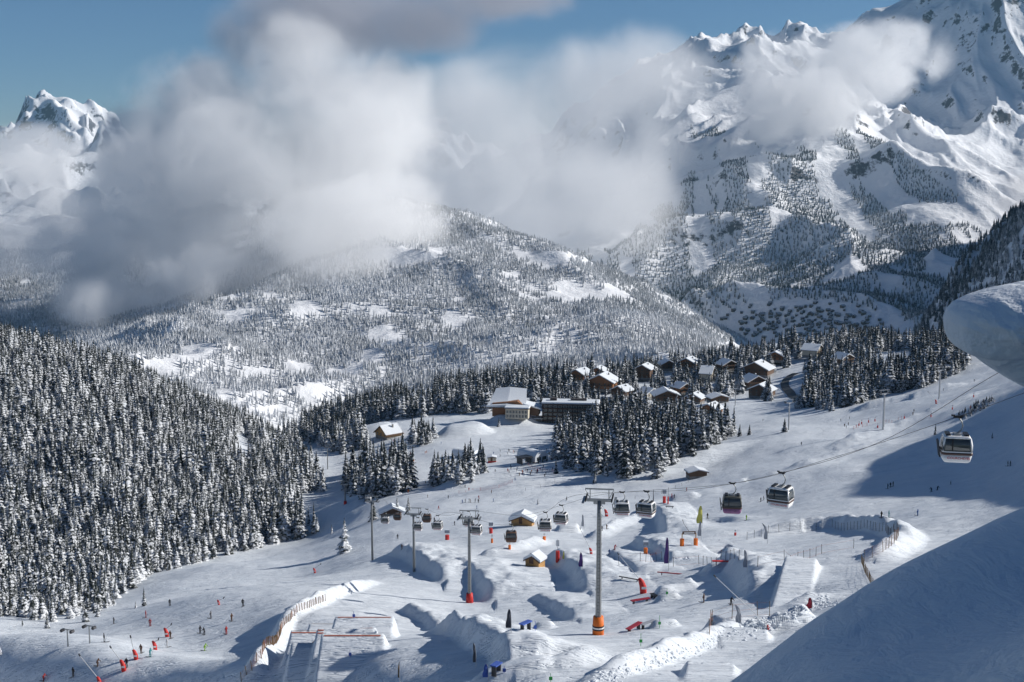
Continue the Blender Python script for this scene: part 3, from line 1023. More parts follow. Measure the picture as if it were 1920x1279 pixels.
M["steel"] = plain("galvanised_steel", (0.30, 0.31, 0.31), 0.45, 0.6, 0.12, 3.0)
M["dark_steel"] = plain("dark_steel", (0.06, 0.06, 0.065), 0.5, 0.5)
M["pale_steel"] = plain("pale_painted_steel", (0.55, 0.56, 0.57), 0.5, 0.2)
M["rope"] = plain("steel_rope", (0.03, 0.03, 0.035), 0.6, 0.4)
M["orange"] = plain("orange_padding", (0.75, 0.17, 0.02), 0.6, 0, 0.12, 3)
M["red"] = plain("red_padding", (0.55, 0.03, 0.025), 0.6, 0, 0.12, 3)
M["white"] = plain("white_paint", (0.84, 0.83, 0.81), 0.4)
M["black"] = plain("black_plastic", (0.015, 0.015, 0.017), 0.5)
M["brown"] = plain("brown_band", (0.10, 0.055, 0.045), 0.45)
M["gold"] = plain("greenish_grey_panel", (0.12, 0.12, 0.10), 0.4)
M["purple"] = plain("purple_cloth", (0.10, 0.05, 0.20), 0.8)
M["blue"] = plain("blue_cloth", (0.06, 0.12, 0.42), 0.8)
M["wine"] = plain("wine_red_cloth", (0.28, 0.02, 0.04), 0.8)
M["yellow"] = plain("yellow_green_cloth", (0.55, 0.52, 0.12), 0.8)
M["greycloth"] = plain("grey_cloth", (0.30, 0.32, 0.36), 0.8)
M["darkcloth"] = plain("charcoal_cloth", (0.06, 0.065, 0.08), 0.8)
M["green"] = plain("green_plastic", (0.03, 0.36, 0.07), 0.6)
M["snowcap"] = snow_mat("snow_cover", False, 0.2)
M["asphalt"] = plain("wet_asphalt", (0.06, 0.062, 0.065), 0.7, 0, 0.2, 0.3)
M["net"] = plain("safety_net", (0.42, 0.16, 0.09), 0.8)
M["cane"] = plain("wooden_stakes", (0.16, 0.11, 0.06), 0.9)
M["dye"] = plain("red_dye_line", (0.45, 0.16, 0.12), 0.8, 0, 0.3, 2.0)
M["pink"] = plain("pink_stickers", (0.30, 0.13, 0.24), 0.6, 0, 0.4, 3.0)
m_, nt_, b_ = new_mat("tinted_glass")
b_.inputs["Base Color"].default_value = (0.06, 0.07, 0.072, 1)
b_.inputs["Roughness"].default_value = 0.08
b_.inputs["Specular IOR Level"].default_value = 0.8
_tc = N(nt_, "ShaderNodeTexCoord")
_nz = noise(nt_, _tc.outputs["Object"], 3.0, 3)
nt_.links.new(mapr(nt_, _nz, 0.3, 0.7, 0.04, 0.2), b_.inputs["Roughness"])
M["glass"] = m_

def wood(name, col, scale=1.0):
    m, nt, b = new_mat(name)
    tc = N(nt, "ShaderNodeTexCoord")
    mp = N(nt, "ShaderNodeMapping")
    mp.inputs["Scale"].default_value = (0.4, 0.4, 5.0 * scale)
    nt.links.new(tc.outputs["Object"], mp.inputs[0])
    n = noise(nt, mp.outputs[0], 1.0, 5, 0.6)
    c = mixc(nt, n, tuple(k * 0.5 for k in col), tuple(min(1, k * 1.5) for k in col))
    nt.links.new(c, b.inputs["Base Color"])
    b.inputs["Roughness"].default_value = 0.8
    return m
M["larch"] = wood("larch_boards", (0.26, 0.12, 0.055))
M["old_wood"] = wood("weathered_boards", (0.12, 0.07, 0.045))
M["honey"] = wood("honey_boards", (0.45, 0.25, 0.09))
M["stone"] = plain("rough_stone", (0.24, 0.23, 0.22), 0.9, 0, 0.25, 0.8)
M["plaster"] = plain("cream_plaster", (0.55, 0.50, 0.40), 0.85)
M["concrete"] = plain("pale_concrete", (0.42, 0.42, 0.41), 0.85)
M["cladding"] = wood("dark_cladding", (0.055, 0.045, 0.045))

def text_mesh(body, size, depth=0.004):
    cu = bpy.data.curves.new("lettering", 'FONT')
    cu.body = body
    cu.size = size
    cu.extrude = depth
    cu.align_x, cu.align_y = 'CENTER', 'CENTER'
    o = bpy.data.objects.new("lettering", cu)
    COL.objects.link(o)
    dg = bpy.context.evaluated_depsgraph_get()
    me = bpy.data.meshes.new_from_object(o.evaluated_get(dg))
    bpy.data.objects.remove(o)
    return me
# ------------------------------------------------------------------ the gondola lift
def spline_pts(pts, n):
    pts = [np.array(p, float) for p in pts]
    out = []
    for i in range(len(pts) - 1):
        p0, p1, p2, p3 = pts[max(i - 1, 0)], pts[i], pts[i + 1], pts[min(i + 2, len(pts) - 1)]
        for t in np.linspace(0, 1, n, endpoint=False):
            out.append(0.5 * ((2 * p1) + (-p0 + p2) * t + (2 * p0 - 5 * p1 + 4 * p2 - p3) * t ** 2 + (-p0 + 3 * p1 - 3 * p2 + p3) * t ** 3))
    out.append(pts[-1])
    return out
ROPE_R = spline_pts([P(*q) for q in [(2150,650,74),(1990,710,83),(1795,781,97),(1560,858,118),(1373,906,146),(1134,926,190),(1056,946,218),(975,966,246),(884,958,274),(832,966,308),(787,951,345),(742,953,388),(708,929,430),(676,921,520),(652,898,640)]], 10)
ROPE_L = spline_pts([P(*q) for q in [(2050,600,74),(1860,705,86),(1650,828,103),(1465,886,124),(1290,918,155),(1080,928,190),(1018,962,224),(940,984,250),(846,960,274),(795,974,312),(751,954,345),(712,960,392),(684,931,430),(660,922,520),(638,899,640)]], 10)
for nm_, rp, lab in (("r", ROPE_R, "dark haul rope of the gondola on the right side of the pylons"), ("l", ROPE_L, "dark haul rope of the gondola on the left side of the pylons")):
    o = MB().tube(rp, 0.021, 5).build("haul_rope", M["rope"])
    tag(o, lab, "cable")

def rope_at(rope, px):
    a = np.array(rope)
    qx, qy, _ = project(a)
    for i in range(len(a) - 1):
        if (qx[i] - px) * (qx[i + 1] - px) <= 0:
            t = (qx[i] - px) / (qx[i] - qx[i + 1] + 1e-9)
            return a[i] * (1 - t) + a[i + 1] * t, a[i] - a[i + 1]
    return a[0], a[0] - a[1]

def rrect(w, d, r, z, n=4):
    """rounded rectangle ring"""
    out = []
    for (sx, sy, a0) in ((1, 1, 0), (-1, 1, 90), (-1, -1, 180), (1, -1, 270)):
        for k in range(n + 1):
            a = R(a0 + 90.0 * k / n)
            out.append((sx * (w / 2 - r) + r * math.cos(a), sy * (d / 2 - r) + r * math.sin(a), z))
    return out

LETTER = text_mesh("COURCHEVEL", 0.27)
LETTER.materials.append(M["red"])
def make_cabin():
    """origin at the grip on the rope; x runs along the cabin's long side"""
    c = thing("gondola_cabin", "white gondola cabin", "gondola")
    W, D = 2.25, 1.85
    T = -1.42                                   # roof
    MB().rings([rrect(W * 0.80, D * 0.78, 0.24, T - 2.02), rrect(W * 0.90, D * 0.9, 0.26, T - 1.90), rrect(W, D, 0.28, T - 1.38)]).build("lower_panel", M["white"], c, True)
    MB().rings([rrect(W + .05, D + .05, 0.29, T - 1.40), rrect(W + .07, D + .07, 0.29, T - 1.30), rrect(W + .05, D + .05, 0.29, T - 1.21)]).build("bumper_band", M["brown"], c, True)
    MB().rings([rrect(W, D, 0.28, T - 1.22), rrect(W * 1.0, D, 0.28, T - 1.12), ], caps=False).build("sill_band", M["white"], c)
    MB().rings([rrect(W * 0.985, D * 0.985, 0.27, T - 1.14), rrect(W * 0.97, D * 0.97, 0.27, T - 0.6), rrect(W * 0.88, D * 0.88, 0.26, T - 0.10)]).build("window", M["glass"], c, True)
    MB().rings([rrect(W * 0.90, D * 0.90, 0.26, T - 0.13), rrect(W * 0.86, D * 0.86, 0.24, T - 0.02), rrect(W * 0.70, D * 0.70, 0.2, T + 0.05)]).build("roof", M["white"], c, True)
    for sx in (-1, 1):
        for sy in (-1, 1):
            MB().tube([(sx * W * 0.465, sy * D * 0.455, T - 1.16), (sx * W * 0.458, sy * D * 0.448, T - 0.6), (sx * W * 0.41, sy * D * 0.40, T - 0.08)], 0.085, 5).build("corner_post", M["white"], c, True)
    for sy in (-1, 1):
        MB().box((-W * 0.17, sy * D * 0.487, T - 0.62), (0.10, 0.03, 1.0)).build("door_post", M["black"], c)
    for sx in (-1, 1):
        MB().box((sx * W * 0.30, 0, T + 0.10), (0.34, D * 0.62, 0.14)).build("roof_vent", M["black"], c)
    MB().box((0, 0, T + 0.10), (0.5, 0.9, 0.10)).build("roof_frame", M["steel"], c)
    MB().tube([(0, 0, T + 0.12), (0.12, 0, T + 0.22), (0.34, 0, T + 0.45), (0.42, 0, T + 0.75), (0.34, 0, T + 1.05), (0.16, 0, T + 1.3), (0.06, 0, -0.06)], [0.075, 0.07, 0.06, 0.06, 0.06, 0.055, 0.05], 6).build("hanger_arm", M["steel"], c, True)
    g = MB().box((0, 0, 0.02), (0.62, 0.2, 0.17)).build("grip", M["black"], c)
    MB().box((-0.33, 0, 0.12), (0.26, 0.12, 0.12)).box((0.33, 0, 0.12), (0.22, 0.12, 0.10)).build("grip_roller", M["dark_steel"], g)
    r = MB()
    r.box((-W * 0.5 - 0.10, 0, T - 1.0), (0.06, 1.0, 0.07)).box((-W * 0.5 - 0.10, 0, T - 1.6), (0.10, 1.0, 0.10))
    rk = r.build("ski_rack", M["black"], c)
    s = MB()
    for k in range(4):
        s.tube([(-W * 0.5 - 0.10, -0.42 + 0.26 * k, T - 1.7), (-W * 0.5 - 0.28, -0.40 + 0.26 * k, T - 0.35 - 0.1 * (k % 2))], 0.05, 4)
    s.build("ski", M["darkcloth"], rk)
    MB().tube([(0, 0, T - 2.0), (0, 0, T - 2.14)], 0.05, 6).build("floor_guide", M["black"], c)
    t = bpy.data.objects.new("lettering", LETTER)
    COL.objects.link(t)
    t.parent = c
    t.location = (0.12, -0.905, T - 1.64)
    t.rotation_euler = (R(100), 0, 0)
    return c
CABINS = [
    ("R",1795,0.10,"plain","nearest white gondola cabin with red lettering, in front of the shaded slope at right"),
    ("L",1465,-0.30,"plain","white gondola cabin carrying skis, second nearest, above the shadow tip"),
    ("R",1373,0.05,"sticker","dark gondola cabin covered with pink and green stickers"),
    ("L",1212,-0.25,"plain","white gondola cabin just right of the big pylon, over a shaded mound"),
    ("R",1166,0.1,"plain","white gondola cabin closest to the right of the big pylon head"),
    ("R",1052,-0.15,"plain","white gondola cabin just left of the big pylon, upper of two"),
    ("L",1022,0.05,"plain","white gondola cabin left of the big pylon above the orange post, lower of two"),
    ("L",958,0.1,"brown","brown gondola cabin between the big pylon and the second pylon"),
    ("R",878,0.1,"plain","white gondola cabin hanging right beside the second pylon head"),
    ("L",893,-0.1,"plain","white gondola cabin below and right of the second pylon head"),
    ("L",820,-0.1,"plain","small white gondola cabin just left of the second pylon"),
    ("L",783,0.0,"plain","small white gondola cabin just right of the third pylon"),
    ("R",800,0.0,"brown","small dark gondola cabin high right of the third pylon"),
    ("L",722,0.0,"plain","small white gondola cabin between the third and the fourth pylon"),
    ("R",745,0.0,"brown","small dark gondola cabin left of the third pylon"),
    ("R",690,0.0,"plain","tiny gondola cabin beyond the fourth pylon"),
]
proto = make_cabin()
M["panel_brown"] = plain("brown_cabin_panel", (0.16, 0.09, 0.06), 0.5)
for i, (side, px, sway, kind, lab) in enumerate(CABINS):
    c = proto if i == 0 else copy_tree(proto)
    p, t = rope_at(ROPE_R if side == "R" else ROPE_L, px)
    c.location = p + np.array([0, 0, -0.02])
    ry = math.atan2(p[0], p[1])
    c.rotation_euler = (0, 0, -0.10 - ry * 0.6 + sway)
    tag(c, lab, "gondola", "gondola cabins on the lift")
    if kind != "plain":
        for ch in c.children:
            if ch.name.startswith(("lower_panel", "roof", "corner_post", "sill_band")) and not ch.name.startswith("roof_"):
                ch.data = ch.data.copy()
                ch.data.materials[0] = M["pink"] if (kind == "sticker" and ch.name.startswith("lower")) else (M["gold"] if kind == "sticker" else M["panel_brown"])
        for ch in list(c.children):
            if ch.name.startswith("lettering"):
                bpy.data.objects.remove(ch)
# passengers are only dark shapes behind the tinted panes, so the panes carry them

def pylon(px, py, top_py, label, gauge, rz, pad=None, r=0.55, mat="steel", wheels=8, gantry=True, lad=True, dmin=0.0, rope=None):
    b = ground(px, py, dmin)
    h = (P(px, top_py, b.y)[2] - b.z)
    t = thing("lift_pylon", label, "pylon", b, rz, "lift pylons")
    n = 7
    prof = [(0, 0, -0.5 + (h + 0.5) * k / n) for k in range(n + 1)]
    MB().tube(prof, [r * (1 - 0.32 * k / n) for k in range(n + 1)], 14).build("column", M[mat], t, True)
    for k in (0.34, 0.68):
        MB().tube([(0, 0, h * k - 0.08), (0, 0, h * k + 0.08)], r * (1.12 - 0.3 * k), 14).build("flange", M[mat], t)
    if lad:
        l = MB()
        for s in (-0.2, 0.2):
            l.tube([(s, -r - 0.12, 1.5), (s, -r * 0.72 - 0.12, h)], 0.03, 4)
        for k in range(int(h / 0.6)):
            l.box((0, -r * (1 - 0.3 * k * 0.6 / h) - 0.12, 1.6 + k * 0.6 * (h - 1.8) / h), (0.42, 0.04, 0.04))
        l.build("ladder", M["dark_steel"], t)
    MB().box((0, 0, h + 0.05), (gauge, 0.42, 0.42)).box((0, 0, h - 0.35), (gauge * 0.45, 0.36, 0.4)).build("crossarm", M[mat], t)
    for s in (-1, 1):
        w = MB()
        L = wheels * 0.42
        w.box((s * gauge / 2, 0, h + 0.35), (0.14, L, 0.18))
        st = w.build("sheave_train", M["dark_steel"], t)
        for k in range(wheels):
            y = -L / 2 + 0.21 + k * 0.42
            q = MB().tube([(s * gauge / 2 - 0.10, y, h + 0.50), (s * gauge / 2 + 0.10, y, h + 0.50)], 0.21, 8)
            q.build("sheave", M["black"], st)
        MB().box((s * gauge / 2 + s * 0.4, 0, h + 0.05), (0.4, L, 0.06)).build("work_platform", M["steel"], t)
    if gantry:
        g = MB()
        for s in (-1, 1):
            g.box((s * gauge * 0.36, 0, h + 0.95), (0.12, 0.12, 1.6))
            g.tube([(s * gauge * 0.36, 0, h + 0.3), (s * gauge * 0.55, 0, h + 1.7)], 0.05, 4)
        g.box((0, 0, h + 1.8), (gauge * 1.1, 0.18, 0.2))
        g.build("gantry", M[mat], t)
    if pad:
        ph = pad[1]
        pd = MB().tube([(0, 0, -0.3), (0, 0, ph * 0.5), (0, 0, ph)], [r + 0.42, r + 0.38, r + 0.30], 14).build("padding", M[pad[0]], t, True)
        if len(pad) > 2:
            for z0, mm in ((0.30, "black"), (0.38, "white"), (0.46, "black")):
                MB().tube([(0, 0, ph * z0), (0, 0, ph * z0 + 0.22)], r + 0.42, 14).build("stripe", M[mm], pd)
    return t
pylon(1121,1190,938,"tall grey pylon with orange padded foot, nearest of the gondola pylons",4.0,R(-8),("orange",3.0,1),0.50,"steel",10)
pylon(880,1130,972,"grey gondola pylon with red padded foot, second nearest",3.9,R(-6),("red",2.2),0.42,"steel",8)
pylon(776,1072,964,"grey gondola pylon left of the second one, third in the row",3.9,R(-6),None,0.40,"steel",6)
pylon(698,1050,940,"grey gondola pylon behind the tall lone spruce, fourth in the row",3.9,R(-6),None,0.40,"steel",6)
pylon(647,945,908,"far gondola pylon with red foot above the left piste",4.0,R(-6),("red",1.6),0.45,"steel",4)
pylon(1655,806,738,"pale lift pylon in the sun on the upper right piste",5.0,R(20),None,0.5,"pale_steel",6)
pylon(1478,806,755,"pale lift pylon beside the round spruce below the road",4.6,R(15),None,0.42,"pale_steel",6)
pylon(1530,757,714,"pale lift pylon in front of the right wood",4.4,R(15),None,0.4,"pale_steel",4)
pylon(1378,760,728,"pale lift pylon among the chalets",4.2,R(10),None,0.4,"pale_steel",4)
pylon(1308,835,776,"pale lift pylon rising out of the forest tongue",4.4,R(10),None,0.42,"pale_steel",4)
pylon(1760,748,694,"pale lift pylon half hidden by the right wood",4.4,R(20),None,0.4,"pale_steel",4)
pylon(774,867,838,"grey pylon with orange foot on the crowded piste",3.6,R(5),("orange",1.5),0.4,"steel",4)
pylon(614,880,838,"thin grey pylon at the snowy gap right of the hill forest",3.6,R(5),None,0.38,"steel",4)
for px, py, tp, lab in ((127,1212,1180,"left one of two small T shaped tow posts on the left piste"), (168,1206,1173,"right one of two small T shaped tow posts on the left piste")):
    b = ground(px, py)
    h = P(px, tp, b.y)[2] - b.z
    t = thing("tow_post", lab, "lift post", b, R(-20), "tow posts")
    MB().tube([(0, 0, -0.3), (0, 0, h)], [0.14, 0.10], 8).build("post", M["steel"], t)
    MB().box((0, 0, h), (2.2, 0.16, 0.16)).build("arm", M["steel"], t)
    for s in (-1, 1):
        MB().tube([(s * 1.05, -0.4, h - 0.25), (s * 1.05, 0.4, h - 0.25)], 0.30, 8).build("wheel", M["dark_steel"], t)
# ------------------------------------------------------------------ houses of the village
def windows(mb_parent, name, rects, y, mat="glass", frame="old_wood", depth=0.12, sy=-1):
    """each rect (x, z, w, h) becomes a framed window standing a little proud of the wall at y"""
    for (x, z, w, h) in rects:
        f = MB().box((x, y + sy * depth * 0.4, z), (w + 0.3, depth, h + 0.3)).build(name, M[frame], mb_parent)
        MB().box((x, y + sy * (depth * 0.9 + 0.02), z), (w, 0.05, h)).build("pane", M[mat], f)

def chalet(px, py, w, dp, h, rz, wall, label, rise=0.24, cat="chalet", base="stone", rows=2, chimney=True, snow=0.8, name="chalet", grp="snow covered chalets of the village", dmin=0.0, lift=0.0):
    p = ground(px, py, dmin)
    t = thing(name, label, cat, (p.x, p.y, p.z + lift), rz, grp)
    hw = w / 2
    rh = hw * rise * 2
    MB().box((0, 0, 0.2), (w * 0.99, dp * 0.99, 3.0)).build("plinth", M[base], t)
    poly = [(-hw, 1.2), (hw, 1.2), (hw, h), (0, h + rh), (-hw, h)]
    MB().prism(poly, -dp / 2, dp / 2).build("wall", M[wall], t)
    ov = min(1.3, 0.09 * w)
    L = math.hypot(hw + ov, rh * (hw + ov) / hw)
    a = math.atan2(rh, hw)
    rf = MB()
    sn = MB()
    for s in (-1, 1):
        n = Vector((s * math.sin(a), 0, math.cos(a)))
        e = Vector((s * (hw + ov), 0, h - rh * ov / hw))
        r0 = Vector((0, 0, h + rh))
        for mb, lo, hi, k in ((rf, 0.02, 0.32, 0.0), (sn, 0.30, 0.30 + snow, 0.15)):
            q = [(r0 + n * lo), (e + n * lo), (e + n * hi + Vector((-s * k * 2, 0, 0))), Vector((0, 0, h + rh + hi / math.cos(a)))]
            q[0] = Vector((0, 0, h + rh + lo / math.cos(a)))
            poly = [(v.x, v.z) for v in q]
            if s < 0:
                poly = poly[::-1]
            mb.prism(poly, -dp / 2 - ov + k, dp / 2 + ov - k)
    ro = rf.build("roof", M["old_wood"], t)
    sn.build("snow_cover", M["snowcap"], ro)
    rects = []
    for r_ in range(rows):
        z = 2.6 + r_ * 2.8
        if z > h + rh * 0.4:
            break
        nn = max(2, int(w / 4.2))
        for k in range(nn):
            x = -hw + (k + 0.5) * w / nn
            if abs(x) < hw - 1.0 and z < h + rh * (1 - abs(x) / hw) - 1.4:
                rects.append((x, z, 1.3, 1.4))
    windows(t, "window", rects, -dp / 2)
    if rows > 1 and h > 4:
        MB().box((0, -dp / 2 - 0.6, 4.0), (w * 0.86, 1.2, 0.2)).box((0, -dp / 2 - 1.15, 4.5), (w * 0.86, 0.1, 0.9)).build("balcony", M["old_wood"], t)
    d = MB().box((-hw * 0.1, -dp / 2 - 0.05, 1.2 + 1.0), (1.2, 0.14, 2.1)).build("door", M["old_wood"], t)
    if chimney:
        c = MB().box((hw * 0.35, dp * 0.15, h + rh * 0.9), (1.0, 1.0, 2.6)).build("chimney", M["stone"], ro)
        MB().box((hw * 0.35, dp * 0.15, h + rh * 0.9 + 1.55), (1.15, 1.15, 0.5), taper=(0.6, 0.6)).build("chimney_snow", M["snowcap"], ro)
    return t

chalet(1088,718,17,16,6,R(-35),"larch","larch chalet with snowy roof, leftmost of the chalets above the forest",lift=3)
chalet(1122,712,14,14,6,R(-20),"larch","small larch chalet with two gables behind the big chalet",lift=3)
chalet(1130,734,24,20,7,R(-22),"larch","big larch chalet with wide snow covered gable in front of two smaller ones",lift=3)
chalet(1208,714,15,15,9,R(-25),"old_wood","tall dark wooden chalet with snow roof right of the larch group",rows=3,lift=3)
chalet(1291,694,17,14,5,R(-30),"larch","reddish chalet on the skyline of the village wood",lift=3)
chalet(1250,697,15,12,5,R(10),"old_wood","snow covered chalet roof left of the reddish skyline chalet",lift=3)
chalet(1420,706,24,18,6,R(-30),"old_wood","wide dark chalet with thick snow left of the winding road, upper one",lift=2)
chalet(1412,728,18,14,5,R(20),"old_wood","dark chalet with patchy snow roofs just below the wide dark chalet",lift=2)
chalet(1428,745,18,14,6,R(-30),"old_wood","dark chalet with steep snow roof nearest the winding road",lift=1)
chalet(1247,757,20,16,5,R(5),"old_wood","chalet under a rounded snow roof in the middle of the village trees",rise=0.2,lift=3)
chalet(1326,714,20,10,5,R(70),"plaster","long low house with snow roof among trees right of the tall dark chalet",rows=1,lift=3)
chalet(1333,776,13,11,4,R(-35),"larch","low wooden hut with snow roof at the edge of the village piste",rows=1,lift=0.5)
chalet(1345,755,14,10,3.5,R(15),"old_wood","dark flat chalet behind the low wooden hut",rise=0.15,rows=1,lift=1)
chalet(1522,674,17,14,6,R(60),"plaster","cream house catching the sun in the right wood",lift=4)
chalet(768,742,16,13,6,R(-30),"honey","honey coloured chalet on the far edge of the left wood, left of its neighbours",lift=6)
chalet(790,738,14,12,6,R(-20),"honey","honey coloured chalet on the far edge of the left wood, middle of three",lift=6)
chalet(806,734,12,12,6,R(20),"larch","larch chalet on the far edge of the left wood, right of three",lift=6)
chalet(728,818,15,13,3.2,R(-50),"honey","wooden mountain hut with a bare sunlit roof below the wood",rise=0.36,rows=1,snow=0.18)
chalet(1128,832,20,12,3,R(80),"old_wood","long snow roof half hidden in the forest tongue",rise=0.2,rows=1,lift=0.5)
chalet(1305,895,8,6,2.8,R(10),"old_wood","small dark shelter alone on the sunny slope right of the forest tongue",rise=0.12,rows=1,chimney=False,snow=0.5,name="hut",cat="hut",grp="wooden huts on the slopes")
chalet(980,984,7.5,5,2.0,R(-12),"honey","wooden snack hut under a thick dome of snow left of the big pylon",rise=0.22,rows=1,chimney=False,snow=1.1,name="hut",cat="hut",grp="wooden huts on the slopes",base="honey")
chalet(1003,1061,3.8,3.6,1.7,R(-28),"honey","small wooden park hut with snow roof close left of the big pylon",rise=0.28,rows=1,chimney=False,snow=0.7,name="hut",cat="hut",grp="wooden huts on the slopes",base="honey")
chalet(735,965,10,5,1.2,R(10),"old_wood","half buried shed under a long slope of snow behind the pylons",rise=0.22,rows=1,chimney=False,snow=0.9,name="hut",cat="hut",grp="wooden huts on the slopes")
chalet(922,866,5,5,3.0,R(0),"plaster","small square kiosk with red skirt on the crowded piste",rise=0.1,rows=1,chimney=False,snow=0.4,name="hut",cat="hut",grp="wooden huts on the slopes",base="red")

chalet(1166,748,14,12,5,R(-40),"old_wood","small dark chalet with snow roof between the big larch chalet and the tall dark one",lift=3)
chalet(1278,742,13,12,5,R(30),"larch","small larch chalet with snow roof right of the rounded snow roof",lift=3)
chalet(1302,758,13,10,4,R(-30),"old_wood","low dark chalet with snow roof behind the low wooden hut, farther left",rows=1,lift=2)
chalet(1362,700,15,12,5,R(25),"old_wood","dark chalet with snow roof left of the wide dark chalet, farther back",lift=4)
chalet(1455,684,14,12,5,R(-25),"larch","larch chalet with snow roof above the winding road",lift=4)
chalet(1580,690,14,12,5,R(30),"old_wood","dark chalet with snow roof hidden deep in the right wood",lift=4)
chalet(1215,748,14,11,4,R(40),"plaster","cream house with snow roof below the tall dark chalet",lift=2)

# the meeting hall with the swept roof
p = ground(958, 782)
t = thing("assembly_hall", "hall with a great swept snow roof and glazed cream front at the meadow", "hall", p, R(-8))
MB().prism([(-15, -1), (9, -1), (9, 8), (4, 11), (-15, 9)], 4, 22).build("wall", M["larch"], t)
rf = MB()
rings = []
for k in range(9):
    y = 1.5 + 22.5 * k / 8
    zz = 7.0 + 9.5 * (k / 8) ** 1.5
    rings.append([(-19 + 0.5 * k, y, zz - 1.2), (11 - 0.3 * k, y, zz - 1.0), (11 - 0.3 * k, y, zz - 0.5), (-4, y, zz + 0.5), (-19 + 0.5 * k, y, zz - 0.7)])
ro = rf.rings(rings).build("roof", M["old_wood"], t)
MB().rings([[(a, b, c + 0.45) for a, b, c in rg[:2]] + [(a, b, c + 1.3) for a, b, c in rg[2:]] for rg in rings]).build("snow_cover", M["snowcap"], ro)
MB().box((5, -1.5, 3.2), (17, 9, 7.4)).build("front_wing", M["plaster"], t)
for r_ in range(2):
    windows(t, "window", [(-2 + 2.3 * k, 1.6 + 3.2 * r_, 1.5, 2.1) for k in range(7)], -6.0, "glass", "concrete")
w = MB().box((5, -1.5, 7.3), (19, 11, 0.5)).build("wing_roof", M["old_wood"], t)
MB().box((5, -1.5, 7.95), (18.6, 10.6, 0.8), taper=(0.96, 0.94)).build("snow_cover", M["snowcap"], w)
MB().prism([(9, 0), (20, 0), (20, 5), (9, 8)], 6, 18).build("side_wing", M["old_wood"], t)
MB().prism([(9, 8.1), (21.5, 5.0), (21.5, 6.0), (9, 9.2)], 4.5, 19.5).build("side_roof_snow", M["snowcap"], t)

# the dark hotel
p = ground(1068, 798)
t = thing("hotel", "dark five storey hotel with rows of balconies and flat snow roof", "hotel", p, R(-6))
MB().box((0, 8, 7.5), (42, 15, 17)).build("wall", M["cladding"], t)
for r_ in range(5):
    z = 2.2 + 3.0 * r_
    sh = max(0, 3 - r_) * 0.0
    MB().box((-2 * (r_ < 3), -0.2, z - 1.2), (42 + (5 if r_ < 3 else 0), 2.0, 0.25)).build("balcony", M["old_wood"], t)
    windows(t, "window", [(-18.5 + 3.7 * k, z, 2.1, 1.5) for k in range(11)], 0.5, "glass", "concrete")
r2 = MB().box((0, 8, 16.3), (44, 17, 0.6)).build("roof", M["cladding"], t)
MB().box((0, 8, 17.1), (43.6, 16.6, 1.0), taper=(0.98, 0.95)).build("snow_cover", M["snowcap"], r2)
MB().box((-13, 9, 18.4), (5, 4, 2.0)).box((6, 10, 18.2), (12, 3, 1.4)).build("lift_housing", M["cladding"], r2)
MB().box((-30, 6, 2.0), (16, 9, 4.0)).build("annexe", M["plaster"], t)
MB().box((-30, 6, 4.5), (17, 10, 1.0), taper=(0.95, 0.9)).build("annexe_snow", M["snowcap"], t)

# lift stations on the piste
def arch_poly(w, h, n=10, base=0.0, flat=0.55):
    return [(-w / 2 * math.cos(math.pi * k / n), base + h * math.sin(math.pi * k / n) ** flat) for k in range(n + 1)][::-1]
def station(px, py, w, h, L, rz, label, wall="concrete", portal=True, name="lift_station"):
    p = ground(px, py)
    t = thing(name, label, "lift station", p, rz, "lift stations on the lower piste")
    MB().prism(arch_poly(w, h), 0.4, L - 0.4).build("hall", M[wall], t)
    s = MB().prism(arch_poly(w + 0.8, h * 0.96 + 0.9, 10, 0.5), 0, L).build("roof_snow", M["snowcap"], t)
    windows(t, "window", [(-w * 0.22, h * 0.42, w * 0.3, h * 0.34), (w * 0.22, h * 0.42, w * 0.3, h * 0.34)], 0.0, "glass", "dark_steel")
    if portal:
        b = MB()
        for s_ in (-1, 1):
            b.box((-w * 1.1 + s_ * w * 0.35, 4, h * 0.35), (0.4, 5, h * 0.7))
        b.box((-w * 1.1, 4, h * 0.75), (w * 0.9, 6, 0.6))
        b.build("portal", M["dark_steel"], t)
        for k in range(4):
            MB().box((-w * 0.5 + k * w * 0.36, -2.5, 0.9), (0.5, 0.5, 2.2)).build("gate_post", M["dark_steel"], t)
    return t
station(1015, 866, 9, 5.0, 17, R(38), "lift station with barrel snow roof and dark portal below the hotel")
station(893, 858, 7, 3.6, 16, R(62), "long low white tent hall left of the lift station", "white", False, "tent_hall")

# the winding road
rp = [ground(*q) for q in [(1492,700),(1478,708),(1471,718),(1473,728),(1482,738),(1494,748),(1506,757)]]
rp = [Vector(q) for q in spline_pts([tuple(q) for q in rp], 6)]
mb = MB()
vs, fs = [], []
for i, q in enumerate(rp):
    tt = (rp[min(i + 1, len(rp) - 1)] - rp[max(i - 1, 0)])
    tt.z = 0
    tt.normalize()
    sd_ = Vector((tt.y, -tt.x, 0)) * 3.4
    for s in (-1, 1):
        e = q + sd_ * s
        vs.append((e.x, e.y, float(near.z(e.x, e.y)) + 0.35))
    if i:
        fs.append((2 * i - 2, 2 * i - 1, 2 * i + 1, 2 * i))
o = mb.add(vs, fs).build("road", M["asphalt"])
o["kind"] = "structure"

